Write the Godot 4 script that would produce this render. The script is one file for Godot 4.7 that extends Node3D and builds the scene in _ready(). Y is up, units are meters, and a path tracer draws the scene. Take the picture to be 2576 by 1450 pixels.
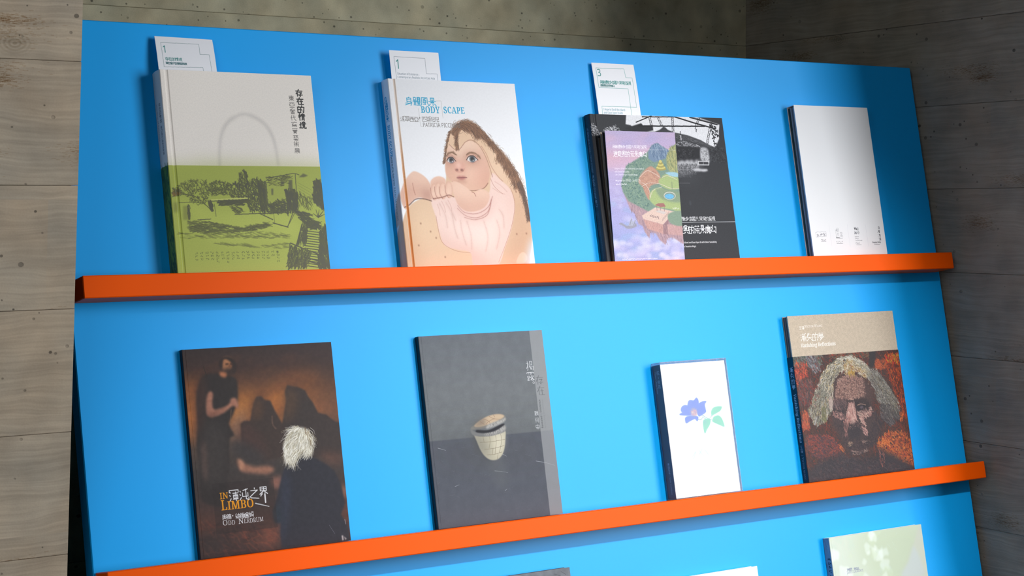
extends Node3D

# A leaning blue display board with orange ledges in a board-marked concrete niche. Metres, y up.
# The board's own frame: u runs right along it, v up it, n out of it towards the viewer.
const BASE := 1.30            # height of the board frame's origin above the floor
const LEAN := 11.2326         # degrees
const S1 := 0.0411            # v of the tops of the ledges
const S2 := -0.3140
const S3 := -0.6691
const DEPTH := 0.0417
const SEAM := 0.0128          # a joint of the concrete's formwork boards, and their spacing
const PITCH := 0.143

func _ready() -> void:
	# camera
	var cam := Camera3D.new()
	cam.name = "camera"
	add_child(cam)
	cam.position = Vector3(-0.97753, BASE + 0.12774, 2.016)
	cam.rotation_order = EULER_ORDER_YXZ
	cam.rotation_degrees = Vector3(-2.7275, -33.3186, -0.2882)
	cam.fov = 19.35472
	cam.near = 0.05
	cam.far = 60.0
	cam.current = true
	# sky and exposure
	var we := WorldEnvironment.new()
	we.name = "environment"
	var env := Environment.new()
	env.background_mode = Environment.BG_SKY
	var sky := Sky.new()
	var sm := ProceduralSkyMaterial.new()
	sm.sky_top_color = Color(0.72, 0.78, 0.86)
	sm.sky_horizon_color = Color(0.86, 0.88, 0.90)
	sm.ground_bottom_color = Color(0.40, 0.42, 0.38)
	sm.ground_horizon_color = Color(0.62, 0.64, 0.62)
	sky.sky_material = sm
	env.sky = sky
	env.background_energy_multiplier = 1.0
	env.tonemap_mode = Environment.TONE_MAPPER_LINEAR
	env.tonemap_exposure = 1.04
	env.sdfgi_enabled = true
	env.ssao_enabled = true
	env.ssil_enabled = true
	we.environment = env
	add_child(we)
	# daylight through the window on the right, in front of the board, and an added fill light on the far left
	daylight("window_daylight", ROOM_X - 0.03, -1.0, WIN_Z0, WIN_Z1, DAY)
	daylight("left_window_daylight", -2.57, 1.0, WIN2_Z0, WIN2_Z1, DAY2)  # unseen fill light on the left, set in an added window
	build()

func daylight(called: String, x: float, way: float, z0: float, z1: float, energy: float) -> void:
	var day := AreaLight3D.new()
	day.name = called
	day.area_size = Vector2(z1 - z0 - 0.1, WIN_Y1 - WIN_Y0 - 0.1)
	add_child(day)
	var at := Vector3(x, (WIN_Y0 + WIN_Y1) / 2, (z0 + z1) / 2)
	day.look_at_from_position(at, at + Vector3(way, 0, 0))
	day.light_color = Color(0.97, 0.985, 1.0)
	day.light_energy = energy
	day.area_range = 12.0
	day.area_attenuation = 2.0
	day.shadow_enabled = true

const ROOM_X := 3.2           # the wall with the window
const WIN_Z0 := 2.5
const WIN_Z1 := 5.5
const WIN_Y0 := 0.9
const WIN_Y1 := 3.8
const DAY := 25.5
const TALL := 4.4             # the room's height
const HEADER := 0.85          # underside of an unseen header added to shade the board, above BASE
const WIN2_Z0 := 1.6  # the added window on the far left
const WIN2_Z1 := 4.6
const DAY2 := 2.6  # strength of the added left fill light
const WALL_END := 0.27        # where the niche's right wall stops

# ---------------------------------------------------------------- the scene
func build() -> void:
	sans = SystemFont.new()
	sans.font_names = PackedStringArray(["Droid Sans"])
	sans_bold = SystemFont.new()
	sans_bold.font_names = PackedStringArray(["Droid Sans"])
	sans_bold.font_weight = 700
	serif = SystemFont.new()
	serif.font_names = PackedStringArray(["Droid Serif"])
	serif_bold = SystemFont.new()
	serif_bold.font_names = PackedStringArray(["Droid Serif"])
	serif_bold.font_weight = 700
	paper = flat(c8(226, 221, 210), 0.8)
	room()
	rack()
	upper_row()
	middle_row()
	lower_row()

func room() -> void:
	var marked := concrete(11, c8(140, 133, 121), true, 0.2)  # same concrete, darkened in colour to stand for shade on the right wall
	var pale := concrete(11, c8(172, 157, 137), true, 0.2)  # same concrete, lightened in colour to stand for light on the left wall
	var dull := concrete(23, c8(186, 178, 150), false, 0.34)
	var plain := flat(c8(52, 50, 48), 0.9, 0.3)
	var rng := RandomNumberGenerator.new()
	rng.seed = 77
	# left wall: its face stands in front of the board, its right edge leans a little
	var edge := func(y: float) -> float: return -0.3262 + 0.046 * (y - BASE - SEAM)
	var st := surface()
	var z1 := 0.10 - 0.012
	var tall := TALL
	var a := Vector3(edge.call(0.0) - 0.004, 0, z1)
	var b := Vector3(edge.call(tall) - 0.004, tall, z1)
	var back := Vector3(0, 0, -0.6 - z1)
	var l := Vector3(-2.6, 0, z1)
	var lt := Vector3(-2.6, tall, z1)
	quad(st, lt, b, a, l)
	quad(st, b, b + back, a + back, a)
	quad(st, b + back, lt + back, l + back, a + back)
	quad(st, lt + back, b + back, b, lt)
	quad(st, lt + back, lt, l, l + back)
	quad(st, l, a, a + back, l + back)
	var left := struct("wall_left", st, plain)
	for k in range(-9, 12):
		var y := BASE + SEAM + PITCH * k
		if y < 0.0 or y + PITCH > 3.0:
			continue
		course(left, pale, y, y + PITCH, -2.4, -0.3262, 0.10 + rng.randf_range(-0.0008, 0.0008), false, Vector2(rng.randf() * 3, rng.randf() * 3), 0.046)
	# back wall of the niche
	var rear := struct("wall_back", box(Vector3(-2.6, 0, -0.75), Vector3(1.45, TALL, -0.527), 0.001), plain)
	for k in range(-9, 12):
		if k % 3 == 0:
			var y := BASE + SEAM + PITCH * k
			if y < -0.2 or y > 2.9:
				continue
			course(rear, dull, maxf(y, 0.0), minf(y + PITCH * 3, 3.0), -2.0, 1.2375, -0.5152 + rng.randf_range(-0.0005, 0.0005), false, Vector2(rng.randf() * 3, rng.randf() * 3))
	# right wall of the niche
	var right := struct("wall_right", box(Vector3(1.2495, 0, -0.75), Vector3(1.45, TALL, WALL_END), 0.002), plain)
	for k in range(-9, 12):
		var y := BASE + SEAM + PITCH * k
		if y < 0.0 or y + PITCH > 3.0:
			continue
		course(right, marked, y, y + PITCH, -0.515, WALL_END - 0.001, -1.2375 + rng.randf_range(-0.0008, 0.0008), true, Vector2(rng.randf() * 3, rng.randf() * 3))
	# unseen header added to shade the upper board
	struct("wall_header", box(Vector3(-2.6, BASE + HEADER, 0.11), Vector3(1.2485, TALL, 0.42), 0.002), plain)
	# the rest of the room
	struct("floor", box(Vector3(-2.8, -0.2, -0.8), Vector3(ROOM_X + 0.2, 0.0, 6.2), 0.002), flat(c8(48, 46, 44), 0.6))
	struct("ceiling", box(Vector3(-2.8, TALL, -0.8), Vector3(ROOM_X + 0.2, TALL + 0.2, 6.2), 0.002), flat(c8(52, 50, 48), 0.9))
	struct("wall_front", box(Vector3(-2.6, 0, 6.0), Vector3(ROOM_X + 0.2, TALL, 6.2), 0.002), plain)
	struct("wall_far_back", box(Vector3(1.45, 0, -0.8), Vector3(ROOM_X + 0.2, TALL, -0.6), 0.002), plain)
	window_wall("wall_window_side", 1, ROOM_X, WIN_Z0, WIN_Z1, -0.6, plain)
	window_wall("wall_far_left", 2, -2.8, WIN2_Z0, WIN2_Z1, -0.8, plain)  # its window is added to carry the left fill light

	# a ceiling spotlight in front of the board
	var o := Node3D.new()
	o.name = numbered("ceiling_spotlight")
	add_child(o)
	tag(o, "small white ceiling spotlight aimed at the leaning blue display board", "spotlight")
	var from := Vector3(0.85, 2.62, 2.15)
	var aim := board(0.54, -0.42).origin
	var look := Transform3D(Basis.looking_at(aim - from), from)
	o.transform = look
	var shell := surface()
	var prof := [[0.0, 0.09], [0.022, 0.088], [0.034, 0.07], [0.038, 0.0], [0.034, 0.0], [0.031, 0.05], [0.0, 0.056]]
	for k in 24:
		for i in prof.size() - 1:
			var q := []
			for g in [[i, k], [i, k + 1], [i + 1, k + 1], [i + 1, k]]:
				var r: float = prof[g[0]][0]
				q.append(Vector3(cos(g[1] * TAU / 24) * r, sin(g[1] * TAU / 24) * r, prof[g[0]][1]))
			quad(shell, q[0], q[1], q[2], q[3])
	obj("lamp_housing", shell, flat(c8(230, 230, 230), 0.5), o)
	var up := look.basis.inverse() * Vector3.UP
	obj("stem", box(Vector3(-0.008, 0.05, -0.008), Vector3(0.008, TALL - from.y, 0.008), 0.002), flat(c8(230, 230, 230), 0.5), o, Transform3D(Basis(Vector3.RIGHT, up, Vector3.RIGHT.cross(up)), Vector3(0, 0, 0.06)))
	var glow := flat(c8(255, 250, 240), 0.5)
	glow.emission_enabled = true
	glow.emission = Color(1, 0.97, 0.92)
	glow.emission_energy_multiplier = 6.0
	var disc := surface()
	for k in 24:
		quad(disc, Vector3(0, 0, 0.03), Vector3(cos(k * TAU / 24) * 0.03, sin(k * TAU / 24) * 0.03, 0.03), Vector3(cos((k + 1) * TAU / 24) * 0.03, sin((k + 1) * TAU / 24) * 0.03, 0.03), Vector3(0, 0, 0.03))
	obj("glowing_face", disc, glow, o)
	var spot := SpotLight3D.new()
	spot.name = "spot_beam"
	o.add_child(spot)
	spot.position = Vector3(0, 0, 0.005)
	spot.light_color = Color(0.99, 0.985, 0.98)
	spot.light_energy = SPOT
	spot.light_size = 0.05
	spot.spot_range = 8.0
	spot.spot_attenuation = 2.0
	spot.spot_angle = 19.0
	spot.spot_angle_attenuation = 1.0
	spot.shadow_enabled = true

# a wall across x with one window in it, its frame and its pane
func window_wall(called: String, n: int, x: float, z0: float, z1: float, from: float, mat: Material) -> void:
	var ww := surface()
	bevel_box(ww, Vector3(x, 0, from), Vector3(x + 0.2, TALL, z0), 0.001)
	bevel_box(ww, Vector3(x, 0, z1), Vector3(x + 0.2, TALL, 6.0), 0.001)
	bevel_box(ww, Vector3(x, 0, z0), Vector3(x + 0.2, WIN_Y0, z1), 0.001)
	bevel_box(ww, Vector3(x, WIN_Y1, z0), Vector3(x + 0.2, TALL, z1), 0.001)
	struct(called, ww, mat)
	var wn := Node3D.new()
	wn.name = "window_%d" % n  # the second is the added fill window on the left
	wn.set_meta("kind", "structure")
	add_child(wn)
	var fr := surface()
	for z in [z0, z1 - 0.05]:
		bevel_box(fr, Vector3(x + 0.06, WIN_Y0, z), Vector3(x + 0.12, WIN_Y1, z + 0.05), 0.003)
	for y in [WIN_Y0, WIN_Y1 - 0.05]:
		bevel_box(fr, Vector3(x + 0.06, y, z0 + 0.05), Vector3(x + 0.12, y + 0.05, z1 - 0.05), 0.003)
	obj("window_frame", fr, flat(c8(60, 60, 62), 0.5), wn)
	var glass := flat(Color(0.95, 0.98, 1.0, 0.06), 0.02)
	glass.transparency = BaseMaterial3D.TRANSPARENCY_ALPHA
	obj("pane", box(Vector3(x + 0.088, WIN_Y0 + 0.05, z0 + 0.05), Vector3(x + 0.092, WIN_Y1 - 0.05, z1 - 0.05), 0.0005), glass, wn)

const SPOT := 6.5

func rack() -> void:
	var blue := flat(c8(8, 172, 254), 0.36, 0.34)
	var orange := flat(c8(255, 92, 0), 0.36, 0.2)
	var o := thing("display_rack", "tall bright blue board leaning back in the concrete niche with three orange ledges", "display rack", Transform3D())
	var f := board(0, 0)
	var lo := -BASE / cos(deg_to_rad(LEAN)) + 0.006
	obj("panel", box(Vector3(-0.2958, lo, -0.0253), Vector3(1.2270, 0.3746, 0.0), 0.0012), blue, o, f)
	for s in [[S1, -0.2930, 1.2189], [S2, -0.2930, 1.2238], [S3, -0.2930, 1.2240]]:
		obj("ledge", box(Vector3(s[1], s[0] - 0.0277, 0.0), Vector3(s[2], s[0], DEPTH), 0.0011), orange, o, f)
	for x in [0.1, 0.8]:
		var foot := Vector3(x, 0.0, -0.42)
		var head := f * Vector3(x, 0.20, -0.0253)
		var d := head - foot
		obj("rear_strut", box(Vector3(-0.02, 0.01, -0.012), Vector3(0.02, d.length() - 0.012, 0.012), 0.002), flat(c8(60, 110, 160), 0.6), o, Transform3D(Basis(Vector3.RIGHT, d.normalized(), Vector3.RIGHT.cross(d.normalized())), foot))

func upper_row() -> void:
	hardback("art_book", "cream hardback with a green charcoal landscape band, leftmost on the upper orange ledge", -0.1645, S1, 0.2141, 0.2652, 0.0251, printed(art_sketch(), 0.55), printed(spine_sketch(), 0.55), flat(c8(228, 224, 218)), 0.0140)
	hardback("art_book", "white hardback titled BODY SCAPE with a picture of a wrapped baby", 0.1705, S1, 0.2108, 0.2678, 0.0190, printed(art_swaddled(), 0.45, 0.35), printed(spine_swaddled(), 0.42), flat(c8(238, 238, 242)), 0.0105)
	hardback("art_book", "wide black hardback with a black and white ruin, a lilac leaflet standing before it", 0.5123, S1, 0.2583, 0.2278, 0.0149, printed(art_ruin(), 0.5, 0.28), printed(spine_ruin(), 0.5), flat(c8(40, 42, 48)), 0.0082)
	card(0, "white card numbered 1 with Chinese lettering above the cream and green book", -0.1605, S1 + 0.2652 - 0.05, 0.0140, 0.0995, -0.4, -0.0065, -0.001)
	card(1, "white card numbered 1 with English lettering above the white baby book", 0.1822, S1 + 0.2678 - 0.05, 0.0105, 0.0936, 0.0, 0.001, 0.0)
	card(2, "tall white card numbered 3 above the black book", 0.5352, S1 + 0.2278 - 0.05, 0.0082, 0.1332, 0.0, -0.0035, 0.0)
	# leaflets fanned out in front of the black book
	var t := 0.0149 + GAP + 0.0004
	var grey := flat(c8(70, 64, 60), 0.6)
	var tint := [[c8(96, 84, 72), "brown leaflet at the back of the fanned stack before the black book"], [c8(176, 158, 138), "beige leaflet second in the fanned stack before the black book"], [c8(58, 56, 58), "charcoal leaflet standing directly behind the lilac one"]]
	for k in 4:
		var z := t + 0.0014 * k + 0.0002
		var tilt := rad_to_deg(atan((0.0010 + 0.0036 * (k + 0.4)) / 0.19))
		var w := 0.1328
		var h: float = [0.1900, 0.1976, 0.1966, 0.1980][k]
		var x: float = 0.5205 + [0.0, 0.0006, 0.0003, 0.0014][k]
		var o: Node3D
		if k < 3:
			o = thing("leaflet", tint[k][1], "leaflet", board(x, S1 + GAP, z, 0.0, tilt), "leaflets fanned before the black book")
			var m := flat(tint[k][0], 0.5)
			obj("front_leaf", sheet([0, 0.0011, w * 0.5, 0.0012, w, 0.0011], h, 0.0004), m, o)
			obj("back_leaf", sheet([0, 0.0005, w * 0.5, 0.0005, w, 0.0005], h - 0.0004, 0.0004), grey, o)
		else:
			o = thing("leaflet", "lilac leaflet picturing a floating green island above clouds, foremost of its stack", "leaflet", board(x, S1 + GAP, z, 0.0, tilt), "leaflets fanned before the black book")
			obj("front_leaf", sheet([0, 0.0012, w * 0.5, 0.0014, w, 0.0012], h, 0.0004), printed(art_island(), 0.45, 0.28), o)
			obj("back_leaf", sheet([0, 0.0006, w * 0.5, 0.0007, w, 0.0006], h - 0.0004, 0.0004), flat(c8(40, 42, 48), 0.5), o)
	# a white slipcase, open to the left, with four booklets
	var wt := 0.1664
	var ht := 0.2533
	var tt := 0.0169
	var white := flat(c8(236, 236, 238), 0.55)
	var case_ := thing("slipcase", "plain white slipcase with four small titles, standing rightmost on the upper ledge", "slipcase", board(0.9249, S1 + GAP, GAP))
	obj("front_panel", sheet([0, tt, wt * 0.5, tt, wt - 0.0004, tt, wt, tt - 0.0004], ht, 0.0009), printed(art_plain_box(), 0.5), case_)
	obj("back_panel", box(Vector3(0, 0, 0), Vector3(wt, ht, 0.0009), 0.0002), white, case_)
	obj("top_panel", box(Vector3(0, ht - 0.0009, 0.00095), Vector3(wt - 0.001, ht, tt - 0.001), 0.0002), white, case_)
	obj("bottom_panel", box(Vector3(0, 0, 0.00095), Vector3(wt - 0.001, 0.0009, tt - 0.001), 0.0002), white, case_)
	obj("side_panel", box(Vector3(wt - 0.0009, 0.00095, 0.00095), Vector3(wt, ht - 0.001, tt - 0.001), 0.0002), white, case_)
	var z0 := 0.0012
	var bk := [[0.0044, c8(46, 50, 40), "dark green-black booklet at the back inside the white slipcase"], [0.0028, c8(150, 150, 156), "pale grey booklet second from the back inside the slipcase"], [0.0028, c8(92, 92, 100), "mid grey booklet third from the back inside the slipcase"], [0.0030, c8(166, 164, 170), "light grey booklet foremost inside the white slipcase"]]
	for b in bk:
		var o := thing("booklet", b[2], "booklet", board(0.9249 + 0.0012, S1 + GAP + 0.0011, GAP + z0), "booklets inside the white slipcase")
		var bw := wt - 0.004
		var bh := ht - 0.0042
		obj("cover", sheet([bw * 0.6, 0.0002, 0.0006, 0.0002, 0.0, 0.0006, 0.0, b[0] - 0.0006, 0.0006, b[0] - 0.0002, bw * 0.6, b[0] - 0.0002, bw, b[0] - 0.0002], bh, -0.0003), flat(b[1], 0.45), o)
		obj("page_block", box(Vector3(0.0008, 0.0005, 0.0007), Vector3(bw - 0.0008, bh - 0.0005, b[0] - 0.0007), 0.0002), paper, o)
		if b[0] > 0.004:
			var rng := RandomNumberGenerator.new()
			rng.seed = 5
			var c := Canvas.new(5.0, 249.0, 4.0, c8(48, 50, 44))
			c.dabs([0, 0, 5, 0, 5, 249, 0, 249], 220, 3, 14, 1.4, [c8(76, 88, 48, 0.7), c8(30, 32, 30, 0.8), c8(96, 96, 88, 0.5)], 1.57, 0.3, 0.3)
			c.dabs([1, 60, 4, 60, 4, 78, 1, 78], 30, 1, 3, 0.8, [c8(226, 160, 70), c8(244, 214, 150)], 1.5, 0.6, 0.2)
			obj("printed_spine", sheet([-0.00005, 0.0008, -0.00005, b[0] - 0.0008], bh - 0.001, 0.0001, 0.0005), printed(c, 0.4), o)
		z0 += b[0] + 0.0004

func middle_row() -> void:
	var black := flat(c8(26, 24, 26), 0.5)
	paperback("art_book", "dark book titled IN LIMBO with a robed figure and a white-haired person", -0.1618, S2, 0.2099, 0.2620, 0.0086, printed(art_dusk(), 0.5, 0.28), flat(c8(18, 16, 18), 0.5), black)
	paperback("art_book", "grey book with a small lidded pot on a dark table and a paler strip", 0.1806, S2, 0.2048, 0.2628, 0.0096, printed(art_lidded_pot(), 0.5, 0.28), flat(c8(16, 16, 18), 0.5), black)
	# book in a clear case
	var w := 0.1285
	var h := 0.2039
	var t := 0.0221
	var clear := flat(Color(0.96, 0.97, 1.0, 0.05), 0.06, 0.12)
	clear.transparency = BaseMaterial3D.TRANSPARENCY_ALPHA
	var cs := thing("clear_slipcase", "clear plastic slipcase around the white book with the blue flower", "slipcase", board(0.5816, S2 + GAP, GAP))
	var e := 0.0007
	var edge := flat(Color(0.60, 0.62, 0.68, 0.5), 0.1, 0.3)   # the plastic seen edge-on
	edge.transparency = BaseMaterial3D.TRANSPARENCY_ALPHA
	obj("front_panel", box(Vector3(0, 0, t - e), Vector3(w, h, t), 0.0002), clear, cs)
	obj("back_panel", box(Vector3(0, 0, 0), Vector3(w, h, e), 0.0002), clear, cs)
	obj("top_panel", box(Vector3(0, h - e, e + 0.0001), Vector3(w, h, t - e - 0.0001), 0.0002), edge, cs)
	obj("bottom_panel", box(Vector3(0, 0, e + 0.0001), Vector3(w, e, t - e - 0.0001), 0.0002), edge, cs)
	obj("side_panel", box(Vector3(w - e, e + 0.0001, e + 0.0001), Vector3(w, h - e - 0.0001, t - e - 0.0001), 0.0002), edge, cs)
	var bw := 0.124
	var bh := 0.199
	var bt := 0.0198
	var o := thing("art_book", "white book with a blue flower and a dark plum spine, inside the clear case", "book", board(0.5816 + 0.0006, S2 + GAP + e + 0.0005, GAP + e + 0.0004), BOOKS)
	obj("front_cover", sheet([0.0, bt - 0.0004, 0.0005, bt, bw * 0.5, bt, bw, bt], bh, 0.0016), printed(art_blue_flower(), 0.4), o)
	obj("back_cover", box(Vector3(0.0004, 0, 0), Vector3(bw, bh, 0.0016), 0.0003), flat(c8(240, 240, 240)), o)
	obj("spine", sheet([0.0004, 0.0001, 0.0, 0.0006, 0.0, bt - 0.0008, 0.0004, bt - 0.0002], bh, 0.0012), printed(spine_flower(), 0.4), o)
	obj("page_block", box(Vector3(0.0016, 0.002, 0.0018), Vector3(bw - 0.002, bh - 0.002, bt - 0.0018), 0.0004), paper, o)
	# book with bare sewn sections above a printed half jacket
	w = 0.2341
	h = 0.2635
	t = 0.0135
	var drop: float = [234.8, 65.12][1] * 0.001
	o = thing("art_book", "kraft board book with bare sewn spine and a painted portrait half jacket", "book", board(0.8540, S2 + GAP, GAP), BOOKS)
	var jh := h - drop
	obj("front_cover", sheet([0.0, t - 0.0008, w * 0.5, t - 0.0008, w, t - 0.0008], 0.066, 0.0016, h - 0.066), printed(art_kraft(), 0.7), o)
	obj("lower_front_board", box(Vector3(0.0, 0.0002, t - 0.0024), Vector3(w, h - 0.0661, t - 0.0008), 0.0002), flat(c8(176, 160, 140), 0.7), o)
	obj("back_cover", box(Vector3(0, 0.0002, 0.0003), Vector3(w, h, 0.0019), 0.0003), flat(c8(176, 160, 140), 0.7), o)
	for k in 4:
		var z := 0.0021 + k * 0.0022
		obj("page_section", box(Vector3(0.0004, 0.001, z), Vector3(w - 0.002, h - 0.001, z + 0.0020), 0.0006), flat([c8(74, 70, 74), c8(120, 112, 112), c8(66, 64, 70), c8(132, 124, 122)][k], 0.6), o)
	var jk := printed(art_impasto(), 0.4, 0.3)
	obj("jacket_front", sheet([-0.0004, t - 0.0004, 0.0002, t, w * 0.5, t, w + 0.0002, t], jh, 0.0004), jk, o)
	obj("jacket_spine", sheet([-0.0003, 0.0002, -0.0006, 0.0006, -0.0006, t - 0.0008, -0.0004, t - 0.0004], jh, 0.0003), printed(spine_jacket(jh * 1000.0), 0.4), o)

func lower_row() -> void:
	paperback("art_book", "pale green book with white leaves lettered JANET LAURENCE on the lowest ledge", 0.8784, S3, 0.2058, 0.2655, 0.0139, printed(art_pale_leaves(), 0.36), printed(spine_pale(), 0.45), flat(c8(226, 232, 222)))
	var slate := Canvas.new(210.0, 280.0, 2.0, c8(96, 100, 108))
	slate.grain(0.06, 0.16, 1.0, 4)
	slate.curve([182, 6, 192, 10, 199, 16], 0.8, c8(60, 62, 70), 0.4)
	slate.curve([194, 4, 202, 9], 0.8, c8(60, 62, 70), 0.4)
	paperback("art_book", "slate grey book on the lowest ledge, only its top edge in view", 0.1733, S3, 0.2100, 0.2800, 0.0139, printed(slate, 0.5), flat(c8(40, 42, 48), 0.5), flat(c8(60, 62, 70), 0.5), flat(c8(70, 66, 66), 0.8))
	paperback("art_book", "blank white book on the lowest ledge between the slate and pale green ones", 0.5357, S3, 0.1900, 0.2405, 0.0139, flat(c8(246, 246, 246), 0.4), flat(c8(236, 236, 236), 0.4), flat(c8(236, 236, 236), 0.5))
# ---------------------------------------------------------------- helpers
var used := {}

func numbered(n: String) -> String:
	used[n] = used.get(n, -1) + 1
	return n if used[n] == 0 else "%s_%03d" % [n, used[n]]

func tag(o: Node, label: String, category: String, group := "") -> void:
	o.set_meta("label", label)
	o.set_meta("category", category)
	if group:
		o.set_meta("group", group)

func thing(called: String, label: String, category: String, at: Transform3D, group := "") -> Node3D:
	var o := Node3D.new()
	o.name = numbered(called)
	add_child(o)
	o.transform = at
	tag(o, label, category, group)
	return o

func obj(called: String, st, mat: Material, parent: Node, at := Transform3D()) -> MeshInstance3D:
	var o := MeshInstance3D.new()
	o.mesh = st.commit() if st is SurfaceTool else st
	o.material_override = mat
	o.cast_shadow = GeometryInstance3D.SHADOW_CASTING_SETTING_ON
	o.name = numbered(called) if parent == self else called
	parent.add_child(o, true)
	o.transform = at
	return o

func struct(called: String, st, mat: Material, parent: Node = self) -> MeshInstance3D:
	var o := obj(called, st, mat, parent)
	o.set_meta("kind", "structure")
	return o

# a place on the board: u right, v up, n out
func board(u: float, v: float, n := 0.0, turn := 0.0, pitch := 0.0) -> Transform3D:
	var t := Transform3D(Basis.from_euler(Vector3(deg_to_rad(-LEAN), 0, 0)), Vector3(0, BASE, 0))
	return t * Transform3D(Basis.from_euler(Vector3(deg_to_rad(pitch), 0, deg_to_rad(turn))), Vector3(u, v, n))

func surface() -> SurfaceTool:
	var st := SurfaceTool.new()
	st.begin(Mesh.PRIMITIVE_TRIANGLES)
	st.set_smooth_group(-1)
	return st

func quad(st: SurfaceTool, a: Vector3, b: Vector3, c: Vector3, d: Vector3, ua := Vector2.ZERO, ub := Vector2.RIGHT, uc := Vector2.ONE, ud := Vector2.DOWN) -> void:   # clockwise seen from the front
	var n := (c - a).cross(b - a).normalized()
	for q in [[a, ua], [b, ub], [c, uc], [a, ua], [c, uc], [d, ud]]:
		st.set_normal(n)
		st.set_uv(q[1])
		st.add_vertex(q[0])

# a box with chamfered edges; the faces' texture coordinates are metres plus an offset
func bevel_box(st: SurfaceTool, lo: Vector3, hi: Vector3, ch: float, off := Vector2.ZERO) -> void:
	var m := (lo + hi) / 2
	var e := (hi - lo) / 2
	ch = minf(ch, e[e.min_axis_index()] * 0.9)
	for ax in 3:
		var b := (ax + 1) % 3
		var c := (ax + 2) % 3
		for s in [-1.0, 1.0]:
			var p := []
			for k in [[-1, -1], [1, -1], [1, 1], [-1, 1]]:
				var v := Vector3.ZERO
				v[ax] = s * e[ax]
				v[b] = k[0] * (e[b] - ch)
				v[c] = k[1] * (e[c] - ch)
				p.append(v)
			face(st, p, m, off)
			for t in [-1.0, 1.0]:   # the edges between this face and the next axis' face
				var q := []
				for k in [[0, -1], [0, 1], [1, 1], [1, -1]]:
					var v := Vector3.ZERO
					v[ax] = s * (e[ax] - (ch if k[0] else 0.0))
					v[b] = t * (e[b] - (0.0 if k[0] else ch))
					v[c] = k[1] * (e[c] - ch)
					q.append(v)
				face(st, q, m, off)
	for i in 8:
		var s := Vector3(1 if i & 1 else -1, 1 if i & 2 else -1, 1 if i & 4 else -1)
		var p := []
		for ax in 3:
			var v := e - Vector3.ONE * ch
			v[ax] = e[ax]
			p.append(v * s)
		face(st, p, m, off)

func face(st: SurfaceTool, p: Array, m: Vector3, off: Vector2) -> void:
	var n: Vector3 = (p[2] - p[0]).cross(p[1] - p[0]).normalized()
	if n.dot(p[0] + p[1] + p[2]) < 0:
		p.reverse()
		n = -n
	var ax := n.abs().max_axis_index()
	for i in range(1, p.size() - 1):
		for k in [0, i, i + 1]:
			var v: Vector3 = p[k] + m
			st.set_normal(n)
			st.set_uv(off + (Vector2(v.x, -v.y) if ax == 2 else Vector2(v.z, -v.y) if ax == 0 else Vector2(v.x, v.z)))
			st.add_vertex(v)

func box(lo: Vector3, hi: Vector3, ch := 0.0005, off := Vector2.ZERO) -> SurfaceTool:
	var st := surface()
	bevel_box(st, lo, hi, ch, off)
	return st

# a sheet that follows a profile: [x0, z0, x1, z1, ...] from left to right, its front printed once across
func sheet(p: Array, h: float, th: float, y0 := 0.0) -> SurfaceTool:
	var st := surface()
	var total := 0.0
	var along := [0.0]
	for i in range(2, p.size(), 2):
		total += Vector2(p[i] - p[i - 2], p[i + 1] - p[i - 1]).length()
		along.append(total)
	var n := p.size() / 2
	var inner := []
	for i in n:
		var a := Vector2(p[2 * maxi(i - 1, 0)], p[2 * maxi(i - 1, 0) + 1])
		var b := Vector2(p[2 * mini(i + 1, n - 1)], p[2 * mini(i + 1, n - 1) + 1])
		var d := (b - a).normalized()
		inner.append(Vector2(p[2 * i], p[2 * i + 1]) + Vector2(d.y, -d.x) * th)
	for i in n - 1:
		var a := Vector2(p[2 * i], p[2 * i + 1])
		var b := Vector2(p[2 * i + 2], p[2 * i + 3])
		var c: Vector2 = inner[i]
		var d: Vector2 = inner[i + 1]
		var u0: float = along[i] / total
		var u1: float = along[i + 1] / total
		quad(st, Vector3(a.x, y0 + h, a.y), Vector3(b.x, y0 + h, b.y), Vector3(b.x, y0, b.y), Vector3(a.x, y0, a.y), Vector2(u0, 0), Vector2(u1, 0), Vector2(u1, 1), Vector2(u0, 1))
		quad(st, Vector3(d.x, y0 + h, d.y), Vector3(c.x, y0 + h, c.y), Vector3(c.x, y0, c.y), Vector3(d.x, y0, d.y), Vector2(u1, 0), Vector2(u0, 0), Vector2(u0, 1), Vector2(u1, 1))
		quad(st, Vector3(c.x, y0 + h, c.y), Vector3(d.x, y0 + h, d.y), Vector3(b.x, y0 + h, b.y), Vector3(a.x, y0 + h, a.y), Vector2(u0, 0.002), Vector2(u1, 0.002), Vector2(u1, 0.004), Vector2(u0, 0.004))
		quad(st, Vector3(a.x, y0, a.y), Vector3(b.x, y0, b.y), Vector3(d.x, y0, d.y), Vector3(c.x, y0, c.y), Vector2(u0, 0.998), Vector2(u1, 0.998), Vector2(u1, 0.996), Vector2(u0, 0.996))
	for e in [0, n - 1]:
		var a := Vector2(p[2 * e], p[2 * e + 1])
		var c: Vector2 = inner[e]
		var q := [Vector3(c.x, y0 + h, c.y), Vector3(a.x, y0 + h, a.y), Vector3(a.x, y0, a.y), Vector3(c.x, y0, c.y)]
		if e:
			q = [q[1], q[0], q[3], q[2]]
		var u: float = 0.002 if e == 0 else 0.998
		quad(st, q[0], q[1], q[2], q[3], Vector2(u, 0), Vector2(u, 0), Vector2(u, 1), Vector2(u, 1))
	return st

func flat(col: Color, rough := 0.6, spec := 0.5) -> StandardMaterial3D:
	var m := StandardMaterial3D.new()
	m.albedo_color = col
	m.roughness = rough
	m.metallic_specular = spec
	return m

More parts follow.
